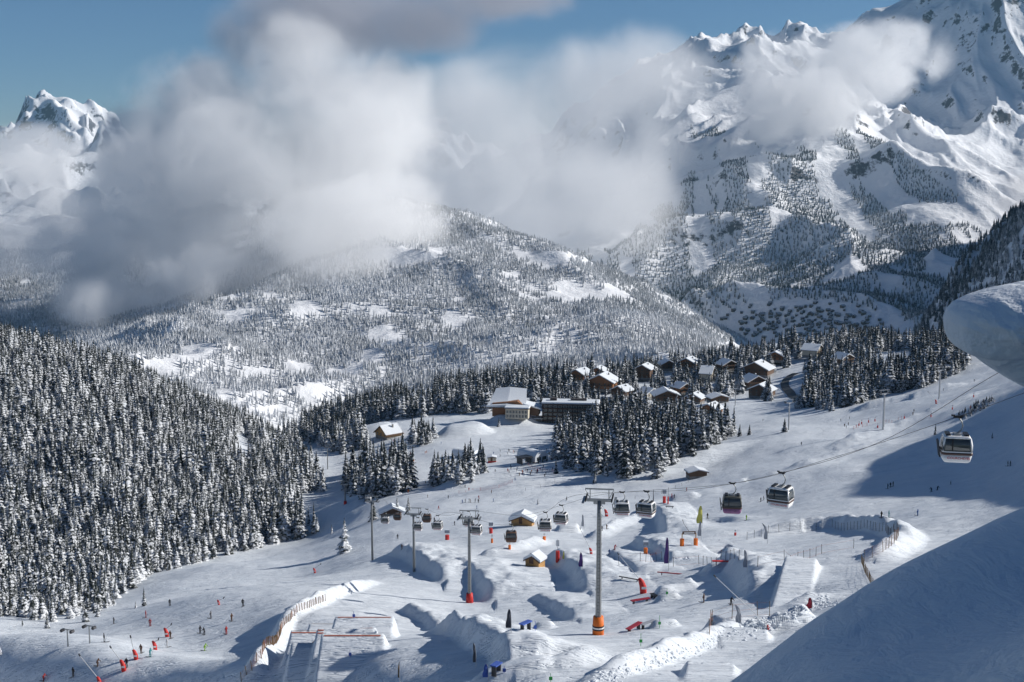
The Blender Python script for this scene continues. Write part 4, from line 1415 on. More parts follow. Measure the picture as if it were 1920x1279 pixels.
# the far village on the floor of the gorge
M["far_wall"] = plain("far_house_walls", (0.07, 0.06, 0.055), 0.8)
M["far_roof"] = plain("far_house_roofs", (0.34, 0.36, 0.40), 0.8, 0, 0.3, 0.05)  # roof snow toned down: the valley's shade is put into this colour
def house_mesh(seed):
    r = random.Random(seed)
    w, d, h = r.uniform(9, 15), r.uniform(9, 16), r.uniform(5, 9)
    mb = MB()
    mb.prism([(-w / 2, -3), (w / 2, -3), (w / 2, h), (0, h + w * 0.3), (-w / 2, h)], -d / 2, d / 2, 0)
    mb.prism([(0, h + w * 0.3 + 0.3), (-w / 2 - 1.5, h - 0.6), (-w / 2 - 1.5, h + 0.3), (0, h + w * 0.3 + 1.2)][::-1], -d / 2 - 1, d / 2 + 1, 1)
    mb.prism([(w / 2 + 1.5, h - 0.6), (0, h + w * 0.3 + 0.3), (0, h + w * 0.3 + 1.2), (w / 2 + 1.5, h + 0.3)][::-1], -d / 2 - 1, d / 2 + 1, 1)
    return mb.mesh("house", [M["far_wall"], M["far_roof"]])
HM = [house_mesh(k) for k in range(5)]
hs = 0
for k in range(1400):
    px, py = random.gauss(1490, 85), random.gauss(606, 20)
    if not (1350 < px < 1660 and 566 < py < 645) or hs >= 230:
        continue
    q = rmt.hit(px, py)
    if q[1] > 6500:
        continue
    o = bpy.data.objects.new("house", HM[k % 5])
    COL.objects.link(o)
    o.location = q
    o.rotation_euler = (0, 0, random.uniform(0, 3.14))
    s = random.uniform(0.6, 1.05)
    o.scale = (s, s, s)
    where = ["leftmost", "left", "middle left", "middle", "middle right", "right", "rightmost"][min(6, int((px - 1350) / 45))]
    deep = ["farthest", "far", "central", "near", "nearest"][min(4, int((py - 566) / 16))]
    tag(o, f"tiny dark house in the shaded valley village, {where} part, {deep} rows of roofs", "house", "houses of the village in the gorge")
    hs += 1
print("houses", hs)
# ------------------------------------------------------------------ fences, banners, snow lances, markers
def polyline_ground(pix, step):
    pts = [ground(*q) for q in pix]
    out = [pts[0]]
    for a, b in zip(pts[:-1], pts[1:]):
        n = max(1, int((b - a).length / step))
        for k in range(1, n + 1):
            q = a.lerp(b, k / n)
            out.append(on(q.x, q.y))
    return out
POST = MB().tube([(0, 0, -0.2), (0, 0, 1.0)], 0.02, 5)
def fence(pix, step, h, label, mat="cane", net="net", rows=4, r=0.05, lean=0.06):
    pts = polyline_ground(pix, step)
    t = thing("fence", label, "fence", pts[0])
    pm = MB().tube([(0, 0, -0.3), (0, 0, h)], r, 5).mesh("post", M[mat])
    tops = []
    for q in pts:
        o = bpy.data.objects.new("post", pm)
        COL.objects.link(o)
        o.parent = t
        o.location = q - pts[0]
        o.rotation_euler = (random.uniform(-lean, lean), random.uniform(-lean, lean) - 0.03, 0)
    w = MB()
    for k in range(rows):
        z = h * (0.12 + 0.78 * k / max(1, rows - 1))
        w.tube([q - pts[0] + Vector((0, 0, z - 0.05 * (i % 2))) for i, q in enumerate(pts)], 0.016, 3)
    if len(pts) > 1:
        w.build("net", M[net], t)
    return t
fence([(452,1279),(472,1258),(490,1235),(508,1208),(528,1180),(548,1158),(580,1140),(610,1128)], 1.0, 1.5, "dense brown stake fence along the left edge of the park", rows=6, r=0.06, lean=0.12)
fence([(1400,1012),(1440,1000),(1500,992),(1560,988),(1620,990),(1660,995),(1684,1003)], 3.0, 2.2, "tall net fence on stakes round the far side of the banked bowl", "dark_steel", "greycloth", 5)
fence([(1684,1005),(1676,1020),(1655,1035),(1635,1045),(1620,1052)], 1.6, 2.2, "close set net fence at the right end of the banked bowl", "cane", "net", 5)
fence([(1615,1055),(1622,1075),(1632,1095),(1640,1108)], 1.3, 1.6, "short wooden fence right of the long ramp", "cane", "net", 4)
fence([(1420,1062),(1470,1050),(1540,1038),(1600,1028)], 5.0, 2.0, "row of stakes across the floor of the banked bowl", "dark_steel", "net", 2)
fence([(1330,1190),(1336,1172),(1372,1160),(1420,1156),(1442,1158)], 2.6, 2.4, "stake fence round the rounded take off at the bottom", "cane", "net", 3)
fence([(1262,1062),(1310,1058),(1360,1052),(1385,1050)], 4.0, 2.2, "thin stake fence behind the cream coloured landing", "dark_steel", "net", 2)
fence([(1160,1060),(1200,1052),(1240,1050)], 3.6, 2.2, "thin stake fence on the mound right of the big pylon", "dark_steel", "net", 2)
fence([(1290,905),(1240,926),(1190,936)], 6.0, 1.6, "low net fence above the red and white posts", "dark_steel", "greycloth", 3)
fence([(985,920),(1040,905),(1100,900)], 8.0, 1.4, "far low fence on the shaded slope", "dark_steel", "greycloth", 2)
fence([(1600,805),(1625,798),(1655,792),(1690,786)], 5.0, 1.6, "pinkish net fence across the upper right piste", "red", "net", 4)
fence([(860,925),(900,920),(935,915),(960,905)], 6.0, 1.6, "red net fence below the island of trees", "red", "red", 4)
fence([(985,870),(1010,880),(1040,885)], 4.0, 1.5, "red net fence in front of the lift station", "red", "red", 4)

def banner(px, py, hpx, mat, label, lean=0.1, w=0.8, rz=0.0, low=0.22):
    p = ground(px, py)
    h = hpx * p.y / 2400.0
    t = thing("feather_banner", label, "banner", p, rz, "feather banners in the park")
    pole = [(0, 0, -0.3), (0.02 * h * lean * 5, 0, h * 0.5), (-lean * h * 0.4, 0, h * 0.9), (-lean * h, 0, h)]
    MB().tube(pole, [0.05, 0.045, 0.03, 0.02], 5).build("pole", M["pale_steel"], t)
    n = 9
    vs, fs = [], []
    for k in range(n):
        u = k / (n - 1)
        z = h * (low + (1 - low) * u)
        xc = -lean * h * max(0, (u - 0.45)) ** 2 * 3.2
        ww = w * (1 - 0.75 * u ** 3) * (1 + 0.08 * math.sin(u * 9))
        yb = 0.12 * math.sin(u * 7)
        for a, b in ((0.0, 0.0), (-ww * 0.5, yb), (-ww, yb * 1.8)):
            vs.append((xc + a, b, z))
        for a, b in ((-ww, yb * 1.8 + 0.02), (-ww * 0.5, yb + 0.02), (0.0, 0.02)):
            vs.append((xc + a, b, z))
        if k:
            b0 = (k - 1) * 6
            for j in range(6):
                fs.append((b0 + j, b0 + (j + 1) % 6, b0 + 6 + (j + 1) % 6, b0 + 6 + j))
    MB().add(vs, fs).build("cloth", M[mat], t, True)
    return t
banner(1253,1070,66,"purple","tall blue and purple feather banner right of the big pylon",0.04,1.0)
banner(1092,1070,36,"purple","purple feather banner close left of the big pylon foot",0.08,0.9)
banner(958,1187,48,"darkcloth","charcoal feather banner left of the orange pylon foot",0.05,0.7)
banner(892,1252,50,"darkcloth","thin dark banner pole in front of the shaded wall",0.08,0.4)
banner(749,1279,42,"cane","thin brown pole at the bottom edge right of the jumps",0.0,0.25)
banner(915,1279,34,"blue","white and blue feather banner at the bottom edge",0.08,0.7)
banner(1316,990,44,"yellow","yellow green banner frame beside the start arch",0.05,1.6)
banner(1438,1019,40,"greycloth","grey feather banner bent over at the banked bowl",0.25,0.8)
banner(1400,1073,44,"greycloth","pale feather banner beside the cream coloured landing",0.10,0.7)
banner(1388,1176,46,"greycloth","pale bent banner behind the rounded take off",0.22,0.7)
banner(1094,993,30,"greycloth","narrow grey banner left of the big pylon shaft",0.06,0.8)
banner(1522,1142,22,"wine","short red pennant at the foot of the long ramp",0.12,0.9,low=0.02)
banner(1314,1012,36,"greycloth","grey banner standing behind the start arch",0.03,0.9)
banner(1058,1052,20,"yellow","small yellow flag by the park hut",0.05,0.5)
banner(997,1061,26,"darkcloth","dark leaning board against the park hut",0.12,0.5)
banner(1225,948,32,"darkcloth","thin dark pole on the mound above the white gondola",0.03,0.3)

def lance(px, py, label, pad="red", hp=26, top=None, L=None, grp="snow lances beside the piste"):
    """a snow gun: padded stand with a long thin lance leaning to the left"""
    p = ground(px, py)
    k = p.y / 2400.0
    h = hp * k
    t = thing("snow_lance", label, "snow gun", p, 0, grp)
    pd = MB().tube([(0, 0, -0.2), (-0.04 * h, 0, h * 0.45), (-0.16 * h, 0, h * 0.8), (-0.30 * h, 0, h)], [0.22 * h, 0.22 * h, 0.18 * h, 0.10 * h], 8)
    pad_o = pd.build("padding", M[pad], t, True)
    MB().box((0, -0.225 * h, h * 0.42), (0.3 * h, 0.04, 0.16 * h)).build("stripe", M["white"], pad_o)
    if top:
        q = Vector(P(top[0], top[1], p.y)) - p
        MB().tube([(-0.2 * h, 0, h * 0.85), q], [0.07, 0.05], 6).build("lance_tube", M["pale_steel"], t)
        MB().tube([q, q + (q.normalized() * 0.5)], 0.12, 6).build("nozzle_head", M["dark_steel"], t)
    return t
lance(1206,1112,"red padded snow lance with white tube right of the big pylon",hp=30,top=(1160,1040))
lance(232,1258,"red padded snow lance on the left piste, lowest with a visible tube",hp=22,top=(208,1215))
lance(255,1237,"slim red padded snow lance on the left piste, second from below",hp=20,top=(245,1196))
lance(291,1218,"red padded snow lance on the left piste, third from below",hp=18,top=(296,1200))
lance(313,1194,"red padded snow lance on the left piste, topmost of four",hp=18,top=(320,1172))
lance(187,1285,"red padded snow lance cut by the bottom edge at the left",hp=18,top=(150,1230))
lance(410,1134,"small red snow lance on the middle of the left piste",hp=10,top=(418,1122))
lance(1440,1180,"white snow lance tube with red foot at the rounded take off",hp=8,top=(1342,1082))
lance(1137,968,"red padded snow gun between the big pylon and the white gondola",hp=14,top=(1130,950))
lance(1108,1038,"red padded lance just behind the big pylon shaft",hp=12,top=(1088,992))
lance(1755,757,"snow lance leaning over the upper right piste below the wood",hp=8,top=(1740,735))
lance(1820,770,"tiny red snow gun on the sunny strip at the far right",hp=8)
lance(590,1074,"small red snow lance at the right end of the left hill forest foot",hp=10,top=(600,1058))
def padded_post(px, py, hp, label, mat="red", topmat="pale_steel", w=0.4, box=False):
    p = ground(px, py)
    h = hp * p.y / 2400.0
    t = thing("padded_post", label, "post", p, 0, "padded posts on the slopes")
    MB().tube([(0, 0, -0.2), (0, 0, h)], 0.07, 6).build("pole", M[topmat], t)
    MB().tube([(0, 0, -0.1), (0, 0, h * 0.48)], w, 8).build("padding", M[mat], t)
    if box:
        MB().box((0, 0, h * 0.85), (w * 2.4, w * 1.2, h * 0.28)).build("cabinet", M["greycloth"], t)
        MB().box((0, 0, h * 1.02), (w * 2.6, w * 1.4, h * 0.08)).build("snow_cap", M["snowcap"], t)
    else:
        MB().box((0, -0.05, h * 0.82), (w * 1.6, 0.08, h * 0.26)).build("sign_plate", M["white"], t)
    return t
padded_post(1045,1054,46,"tall lamp post with red padded foot beside the park hut",w=0.5)
padded_post(1245,943,26,"red and white padded post with grey top above the white gondola",w=0.6,box=True)
padded_post(1252,945,30,"thin dark pole with red foot touching the red and white post",topmat="dark_steel",w=0.25)
padded_post(1210,1038,24,"orange padded post with grey cabinet on the mound",mat="orange",w=0.5,box=True)
padded_post(920,1000,22,"red padded cabinet beside the snack hut",w=0.6,box=True)
padded_post(838,1012,20,"red padded box post at the foot of the third pylon",w=0.7,box=True)
padded_post(922,1018,18,"slim orange and white post under the snack hut",mat="orange",w=0.35)
padded_post(1378,1004,12,"small red marker alone left of the banked bowl",w=0.3)
padded_post(1020,1012,14,"orange padded stump under the lower left gondola",mat="orange",w=0.5)
padded_post(955,1030,16,"orange padded post below the brown gondola",mat="orange",w=0.4)
for k, (px, py) in enumerate([(1610,798),(1615,795),(1628,792),(1640,790),(1645,802),(1695,785),(1745,782),(1785,768),(1825,745)]):
    padded_post(px, py, 9, ["first","second","third","fourth","fifth","sixth","seventh","eighth","ninth"][k] + " tiny red marker from the left on the upper right piste", w=0.3, topmat="red")
def stake(px, py, hp, label, mat="green"):
    p = ground(px, py)
    h = hp * p.y / 2400.0
    t = thing("marker_stake", label, "marker", p, 0, "coloured marker stakes in the park")
    MB().tube([(0, 0, -0.2), (0, 0, h)], 0.035, 5).build("stake", M[mat], t)
    MB().box((0, 0, h * 0.40), (0.42, 0.12, 0.42)).build("disc", M[mat], t)
stake(1236,1178,26,"green marker stake, middle of three in a row")
stake(1201,1211,26,"green marker stake, nearest of three in a row")
stake(1250,1117,14,"green marker stake, farthest of three in a row")
stake(1032,1279,18,"green marker stake cut by the bottom edge")
stake(1003,1183,20,"blue marker stake on the white heap left of the orange foot","blue")
stake(663,1160,14,"blue marker stake above the top row of jumps","blue")
stake(656,1234,16,"blue marker stake between the two lower rows of jumps","blue")
stake(945,1262,14,"blue marker stake on the bright bottom mound","blue")

# start arch
p = ground(1291, 1022)
t = thing("start_arch", "orange start arch with dark lettered crossbar and padded feet", "arch", p, R(5))
k = p.y / 2400.0
W_ = 27 * k
for s in (-1, 1):
    MB().tube([(s * W_ / 2, 0, -0.2), (s * W_ / 2, 0, 13 * k)], 4.2 * k, 8).build("padding", M["orange"], t)
    MB().tube([(s * W_ / 2, 0, 12 * k), (s * W_ / 2, 0, 24 * k)], 0.9 * k, 6).build("post", M["honey"], t)
b = MB().box((0, 0, 25 * k), (26 * k, 0.3, 5.5 * k)).build("crossbar", M["old_wood"], t)
MB().box((0, -0.2, 25 * k), (20 * k, 0.05, 2.6 * k)).build("lettered_board", M["white"], b)
MB().tube([(0, 0, 28 * k), (-10 * k, 0, 42 * k), (-14 * k, 0, 52 * k)], 0.4 * k, 4).build("whip_lamp", M["dark_steel"], t)

# boxes and rails of the park
def rail(px, py, L, rz, mat, label, h=0.6, w=0.5):
    p = ground(px, py)
    t = thing("slide_box", label, "park rail", p, rz, "boxes and rails of the park")
    MB().box((0, 0, h), (w, L, 0.14)).build("slide", M[mat], t)
    for s in (-1, 1):
        MB().box((0, s * L * 0.36, h / 2 - 0.15), (w * 0.7, 0.16, h + 0.1)).build("foot", M["dark_steel"], t)
rail(1180,1088,5.0,R(60),"black","long dark slide rail beside the red snow lance",0.5,0.35)
rail(1188,1182,4.0,R(-35),"wine","red slide box on the snow heap, left of the green stake",0.8,0.8)
rail(1214,1177,3.0,R(-50),"greycloth","grey slide box right of the red one",0.9,0.7)
rail(1200,1130,4.0,R(-65),"wine","reddish curved box in shadow behind the green stake",0.7,0.8)
rail(1225,1122,1.6,R(20),"black","small dark wedge box behind the farthest green stake",0.7,0.9)
rail(1362,1058,6.0,R(85),"red","red slide box lying on the cream coloured landing",0.6,0.9)
rail(1262,1078,7.0,R(75),"wine","long red slide box beside the purple banner",0.4,0.4)
rail(985,1180,2.0,R(-40),"blue","small blue wall box left of the orange foot",1.0,0.8)
rail(930,1262,1.6,R(-30),"blue","blue wall ride panel at the bottom edge",1.2,0.9)
rail(1255,952,3.0,R(80),"darkcloth","low dark board right of the red and white post",0.6,0.8)

# dye lines on the lips of the jumps: flat marks that belong to the snow
for (bx_, by_, W, L, h, a) in KICKERS[:6]:
    for off in (0.0, -0.5):
        vs, fs = [], []
        n = 10
        for i in range(n + 1):
            x = bx_ + (-0.86 + 1.72 * i / n) * W
            for yy in (by_ + L * 0.965 + off, by_ + L * 0.965 + off + 0.24):
                vs.append((x, yy, float(near.z(x, yy)) + 0.05))
            if i:
                fs.append((2 * i - 2, 2 * i, 2 * i + 1, 2 * i - 1))
        MB().add(vs, fs).build("lip_line", M["dye"], slope_obj)

# scrub on the dark bank at the right
for nm_, poly, lab, n_ in (("scrub", [(1795,778),(1825,760),(1862,745),(1868,752),(1830,775),(1800,790)], "dark scrub on the bank left of the overhanging snow", 90),):
    pts = []
    for k in range(3000):
        px, py = random.uniform(1790, 1870), random.uniform(742, 792)
        if in_poly(np.array([px]), np.array([py]), poly)[0]:
            pts.append(tuple(ground(px, py)))
        if len(pts) >= n_:
            break
    scatter(nm_, pts, [random.uniform(1.2, 3.0) for _ in pts], "dark", lab, "scrub")

# chunks of snow along the pushed up ridge in front
def chunk_mesh(seed):
    bm = bmesh.new()
    bmesh.ops.create_icosphere(bm, subdivisions=1, radius=0.5)
    r = random.Random(seed)
    for v in bm.verts:
        v.co *= r.uniform(0.65, 1.2)
        v.co.z *= 0.7
    me = bpy.data.meshes.new("chunk")
    bm.to_mesh(me)
    bm.free()
    me.materials.append(M["snowcap"])
    return me
c = bpy.data.collections.new("library_chunk")
for k in range(4):
    c.objects.link(bpy.data.objects.new("chunk_pattern", chunk_mesh(k)))
LIB["chunk"] = c
pts, ss = [], []
ridge = [(1110,1275),(1200,1245),(1300,1212),(1400,1178),(1480,1150),(1560,1118)]
for k in range(900):
    i = random.randrange(len(ridge) - 1)
    u = random.random()
    px = ridge[i][0] * (1 - u) + ridge[i + 1][0] * u + random.gauss(0, 9)
    py = ridge[i][1] * (1 - u) + ridge[i + 1][1] * u + random.gauss(4, 8)
    pts.append(tuple(ground(px, py)))
    ss.append(random.uniform(0.1, 0.8) ** 2.0)
scatter("snow_chunks", pts, ss, "chunk", "broken chunks of snow along the pushed up ridge", "snow chunks")

# the overhanging cornice at the right edge, close to the camera
outline = [(2010,520),(1920,538),(1870,548),(1830,561),(1798,577),(1780,595),(1773,615),(1775,640),(1782,660),(1796,671),(1812,672),(1822,682),(1845,700),(1880,722),(1920,742),(2010,780),(2120,700),(2120,560)]
D0 = 15.0
bm = bmesh.new()
oc = [P(a + 28, b_ - 3, D0) for a, b_ in outline]
pts2 = np.array([(q[0], q[2]) for q in oc])
cx_, cz_ = P(1985, 640, D0)[0], P(1985, 640, D0)[2]
n_r, n_a = 60, 260
seg = np.concatenate([pts2, pts2[:1]])
cum = np.concatenate([[0], np.cumsum(np.hypot(*np.diff(seg, axis=0).T))])
ang = np.linspace(0, cum[-1], n_a, endpoint=False)
ox, oz = np.interp(ang, cum, seg[:, 0]), np.interp(ang, cum, seg[:, 1])
for _ in range(2):
    ox = (np.roll(ox, 1) + 2 * ox + np.roll(ox, -1)) / 4
    oz = (np.roll(oz, 1) + 2 * oz + np.roll(oz, -1)) / 4
rings_f, rings_b = [], []
for k in range(n_r + 1):
    w = math.sin(math.pi / 2 * k / n_r)            # 0 centre .. 1 outline
    th = math.sqrt(max(0.0, 1 - w * w))
    sx, sz = cx_ + (ox - cx_) * w, cz_ + (oz - cz_) * w
    up = np.clip((sz - cz_) / 0.6, -1, 1)
    crease = (sz - (P(1775, 618, D0)[2] - (sx - P(1775, 618, D0)[0]) * 0.16 - 0.05 * gnoise(sx * 3.0, sx * 0 + 1.5, 6))) / 0.07
    lip = 1 / (1 + np.exp(-np.clip(crease, -20, 20)))
    rough = lip * (0.09 * fbm(sx * 3.2, sz * 5.0, 4, 5)) + (1 - lip) * 0.025 * fbm(sx * 2.0, sz * 2.0, 2, 7)
    yf = D0 - th * (0.75 + 0.5 * lip) - rough * min(1.0, th * 2)
    yb = np.full_like(sx, D0 + th * 2.2)
    rings_f.append([(a, b_, c_) for a, b_, c_ in zip(sx, yf, sz)])
    rings_b.append([(a, b_, c_) for a, b_, c_ in zip(sx, yb, sz)])
mb = MB().rings(rings_b[1:] + rings_f[1:-1][::-1])
o = mb.build("snow_cornice", M["bank"], None, True)
tag(o, "smooth overhanging lump of wind packed snow at the right edge", "snow overhang")
# ------------------------------------------------------------------ people
def figure(pose):
    """a standing, gliding or walking person, 1.75 m, grown as one skin from a skeleton"""
    bm = bmesh.new()
    sk = bm.verts.layers.skin.verify()
    def v(x, y, z, r, root=False):
        q = bm.verts.new((x, y, z))
        q[sk].radius = (r, r)
        q[sk].use_root = root
        return q
    def chain(*vs):
        for a, b in zip(vs[:-1], vs[1:]):
            bm.edges.new((a, b))
    cr = {"stand": 0.0, "glide": 1.0, "walk": 0.3}[pose]
    hz = 0.93 - 0.14 * cr
    fy = -0.10 * cr
    pel = v(0, 0.04 * cr, hz, 0.15, True)
    ch = v(0, fy * 2.2, hz + 0.38 - 0.05 * cr, 0.17)
    nk = v(0, fy * 3.0, hz + 0.56 - 0.06 * cr, 0.07)
    hd = v(0, fy * 3.4, hz + 0.68 - 0.07 * cr, 0.115)
    tp = v(0, fy * 3.4, hz + 0.80 - 0.07 * cr, 0.09)
    chain(pel, ch, nk, hd, tp)
    for s in (-1, 1):
        st = {"stand": 0, "glide": 0.03 * s, "walk": 0.16 * s}[pose]
        hp = v(s * 0.10, 0.04 * cr, hz - 0.08, 0.105)
        kn = v(s * 0.12, -0.16 * cr + st, 0.48 - 0.04 * cr, 0.08)
        an = v(s * 0.12, 0.04 + st * 1.3, 0.09, 0.065)
        to = v(s * 0.12, -0.16 + st * 1.3, 0.05, 0.055)
        chain(pel, hp, kn, an, to)
        sh = v(s * 0.20, fy * 2.4, hz + 0.44 - 0.05 * cr, 0.085)
        el = v(s * 0.30, fy * 2.4 - 0.02 - 0.10 * cr, hz + 0.17, 0.065)
        wr = v(s * 0.30, fy * 2.4 - 0.12 - 0.22 * cr, hz - 0.02 + 0.12 * cr, 0.05)
        ha = v(s * 0.29, fy * 2.4 - 0.17 - 0.26 * cr, hz - 0.09 + 0.10 * cr, 0.045)
        chain(ch, sh, el, wr, ha)
    me = bpy.data.meshes.new("body_skeleton")
    bm.to_mesh(me)
    bm.free()
    o = bpy.data.objects.new("body_skeleton", me)
    COL.objects.link(o)
    o.modifiers.new("skin", 'SKIN')
    o.modifiers.new("sub", 'SUBSURF').levels = 1
    dg = bpy.context.evaluated_depsgraph_get()
    out = bpy.data.meshes.new_from_object(o.evaluated_get(dg))
    bpy.data.objects.remove(o)
    n = len(out.polygons)
    c = np.empty(n * 3)
    out.polygons.foreach_get("center", c)
    z = c.reshape(-1, 3)[:, 2]
    y = c.reshape(-1, 3)[:, 1]
    mi = np.where(z < 0.13, 3, np.where(z < hz - 0.03, 1, np.where(z < hz + 0.53 - 0.06 * cr, 0, np.where((z < hz + 0.72 - 0.07 * cr) & (y < fy * 3.4 - 0.05), 4, 2))))
    # sleeves keep the jacket, hands the gloves
    x = np.abs(c.reshape(-1, 3)[:, 0])
    mi = np.where((x > 0.24) & (z > 0.6), 0, mi)
    out.polygons.foreach_set("material_index", mi.astype(np.int32))
    out.polygons.foreach_set("use_smooth", [True] * n)
    return out
CLOTH = {"dark": (0.02, 0.022, 0.03), "black": (0.012, 0.012, 0.014), "red": (0.35, 0.03, 0.03), "blue": (0.03, 0.10, 0.28), "teal": (0.02, 0.22, 0.24), "green": (0.25, 0.45, 0.04), "white": (0.6, 0.6, 0.6), "brown": (0.10, 0.05, 0.03), "orange": (0.55, 0.15, 0.03), "grey": (0.12, 0.12, 0.13)}
for k, c in CLOTH.items():
    M["cloth_" + k] = plain("clothing_" + k, c, 0.8)
M["skin"] = plain("skin", (0.45, 0.27, 0.19), 0.6)
M["boot"] = plain("ski_boots", (0.05, 0.05, 0.055), 0.4)
BODY = {}
base = {p_: figure(p_) for p_ in ("stand", "glide", "walk")}
def body(pose, top, legs):
    key = (pose, top, legs)
    if key not in BODY:
        me = base[pose].copy()
        me.name = "body"
        me.materials.clear()
        for m_ in (M["cloth_" + top], M["cloth_" + legs], M["cloth_black"], M["boot"], M["skin"]):
            me.materials.append(m_)
        BODY[key] = me
    return BODY[key]
SKI = MB().box((0, 0, 0.02), (0.10, 1.68, 0.03)).add([(-0.05, -0.84, 0.005), (0.05, -0.84, 0.005), (0.04, -1.0, 0.10), (-0.04, -1.0, 0.10), (-0.05, -0.84, 0.035), (0.05, -0.84, 0.035)], [(0, 1, 2, 3), (3, 2, 5, 4)]).mesh("ski", M["black"])
def pole_mesh():
    return MB().tube([(0, -0.25, 0.95), (0, 0.15, 0.0)], 0.012, 4).mesh("ski_pole", M["dark_steel"])
POLE = pole_mesh()
def person(px, py, top, legs, pose, label, rz=None, skis=True, grp=None, lie=False):
    p = ground(px, py)
    far = p.y > 560
    rz = random.uniform(-2.6, 2.6) if rz is None else rz
    if far:
        o = bpy.data.objects.new("person", body(pose, top, legs))
        COL.objects.link(o)
        o.location, o.rotation_euler = p, (0, 0, rz)
        return tag(o, label, "person", grp)
    t = thing("person", label, "person", p, rz, grp)
    b = bpy.data.objects.new("body", body(pose, top, legs))
    COL.objects.link(b)
    b.parent = t
    if skis:
        b.location = (0, 0, 0.03)
        for s in (-1, 1):
            k = bpy.data.objects.new("ski", SKI)
            q = bpy.data.objects.new("ski_pole", POLE)
            for o in (k, q):
                COL.objects.link(o)
                o.parent = t
            k.location = (s * 0.12, -0.02 + 0.05 * s, 0)
            q.location = (s * 0.32, -0.2, 0)
    return t
G1 = "skiers on the left piste"
for q in [
    (455,1137,"black","black","stand","dark skier with a long sideways shadow, topmost right on the left piste"),
    (434,1165,"brown","black","stand","dark brown skier standing left of the stake fence"),
    (424,1190,"red","black","stand","red jacketed skier just left of the fence berm"),
    (395,1160,"grey","black","stand","grey skier between the red markers and the stake fence"),
    (375,1188,"dark","black","stand","dark skier, left of a close pair above the red skier"),
    (383,1191,"dark","blue","glide","dark skier, right of a close pair above the red skier"),
    (273,1158,"red","black","stand","small red skier at the top of the left piste below the lone spruce"),
    (281,1174,"red","dark","stand","red skier midway between lone spruce and red snow lances"),
    (213,1170,"grey","black","stand","tiny grey skier at the upper left piste"),
    (195,1204,"dark","black","stand","dark skier standing just right of the two tow posts"),
    (319,1198,"brown","black","stand","brown skier beside the topmost red snow lance"),
    (313,1214,"white","grey","stand","pale skier between the two upper red snow lances"),
    (264,1225,"brown","black","stand","brown skier right of the slim red snow lance"),
    (281,1232,"teal","black","walk","teal skier striding right of the slim red snow lance"),
    (237,1252,"dark","black","stand","dark person close behind the lowest red snow lance"),
    (182,1250,"brown","black","glide","brown skier crouching, left of the lowest red snow lance"),
    (137,1270,"black","dark","stand","black dressed skier at the lower left"),
    (81,1279,"red","red","glide","red skier cut by the bottom edge at the left"),
    (318,1136,"dark","dark","stand","tiny dark skier under the forest foot"),
    (383,1220,"green","grey","glide","pale green skier low on the left piste near the fence"),
]:
    person(*q, grp=G1)
G2 = "riders in the terrain park"
for q in [
    (1142,1040,"blue","blue","glide","blue dressed skier right of the big pylon shaft, left of a red one"),
    (1152,1031,"red","dark","glide","red dressed skier right of the blue one beside the big pylon"),
    (1128,995,"black","black","stand","black rider beside the big pylon, left of a pair on the lip"),
    (1137,992,"brown","black","stand","dark rider beside the big pylon, right of a pair on the lip"),
    (1120,970,"dark","blue","stand","blue legged skier left of the red snow gun"),
    (1127,971,"teal","teal","glide","teal skier gliding towards the red snow gun"),
    (1370,1134,"black","black","glide","black rider in the air above the shaded hollow"),
    (1319,1130,"brown","grey","stand","brown rider standing alone in the grey hollow"),
    (1326,972,"black","blue","stand","dark person behind the yellow green banner frame"),
    (1399,975,"green","black","stand","rider in bright green jacket at the shadow tip"),
    (1426,941,"dark","black","stand","dark skier, left of a pair in the sun beside the gondola with skis"),
    (1431,938,"grey","black","stand","grey skier, right of a pair in the sun beside the gondola with skis"),
    (1287,921,"wine" if False else "red","black","stand","dark red skier alone on the bright slope below the small shelter"),
    (1259,934,"red","black","stand","red skier, left of a pair beside the red and white post"),
    (1264,935,"dark","black","stand","dark skier, right of a pair beside the red and white post"),
    (1652,972,"black","black","stand","black rider sitting low, left of a pair on the shadow line"),
    (1666,970,"teal","black","stand","rider in teal jacket, right of a pair on the shadow line"),
    (1720,967,"blue","dark","stand","blue skier alone on the shadow line at the right"),
    (1664,916,"black","black","stand","black figure in the shade, left of three"),
    (1669,914,"black","dark","stand","black figure in the shade, middle of three"),
    (1674,912,"dark","black","stand","black figure in the shade, right of three"),
    (1746,922,"black","black","glide","dark crouching figure in the shade, left of two"),
    (1757,919,"black","black","glide","dark crouching figure in the shade, right of two"),
    (1889,874,"black","black","stand","dark figure at the right edge, left of two"),
    (1894,874,"black","black","stand","dark figure at the right edge, right of two"),
]:
    person(*q, grp=G2)
G3 = "skiers on the upper right piste"
for q in [
    (1576,790,"dark","black","stand","dark skier leading the group on the upper right piste, leftmost"),
    (1592,786,"grey","black","stand","grey skier of the upper right group, highest"),
    (1590,797,"black","black","stand","black skier of the upper right group, rightmost"),
    (1583,800,"brown","black","stand","brown skier of the upper right group, lower left"),
    (1586,803,"dark","blue","stand","dark skier of the upper right group, lowest"),
    (1605,802,"red","black","stand","red skier right of the upper right group"),
    (1713,773,"dark","black","stand","dark skier beside the rope on the upper right piste, upper of two"),
    (1711,779,"brown","black","stand","brown skier beside the rope on the upper right piste, lower of two"),
    (1768,733,"dark","black","stand","tiny dark skier on the sunny strip right of the wood"),
    (1826,716,"dark","black","stand","tiny dark skier below the overhanging snow"),
]:
    person(*q, grp=G3)
G4 = "crowd on the lower pistes"
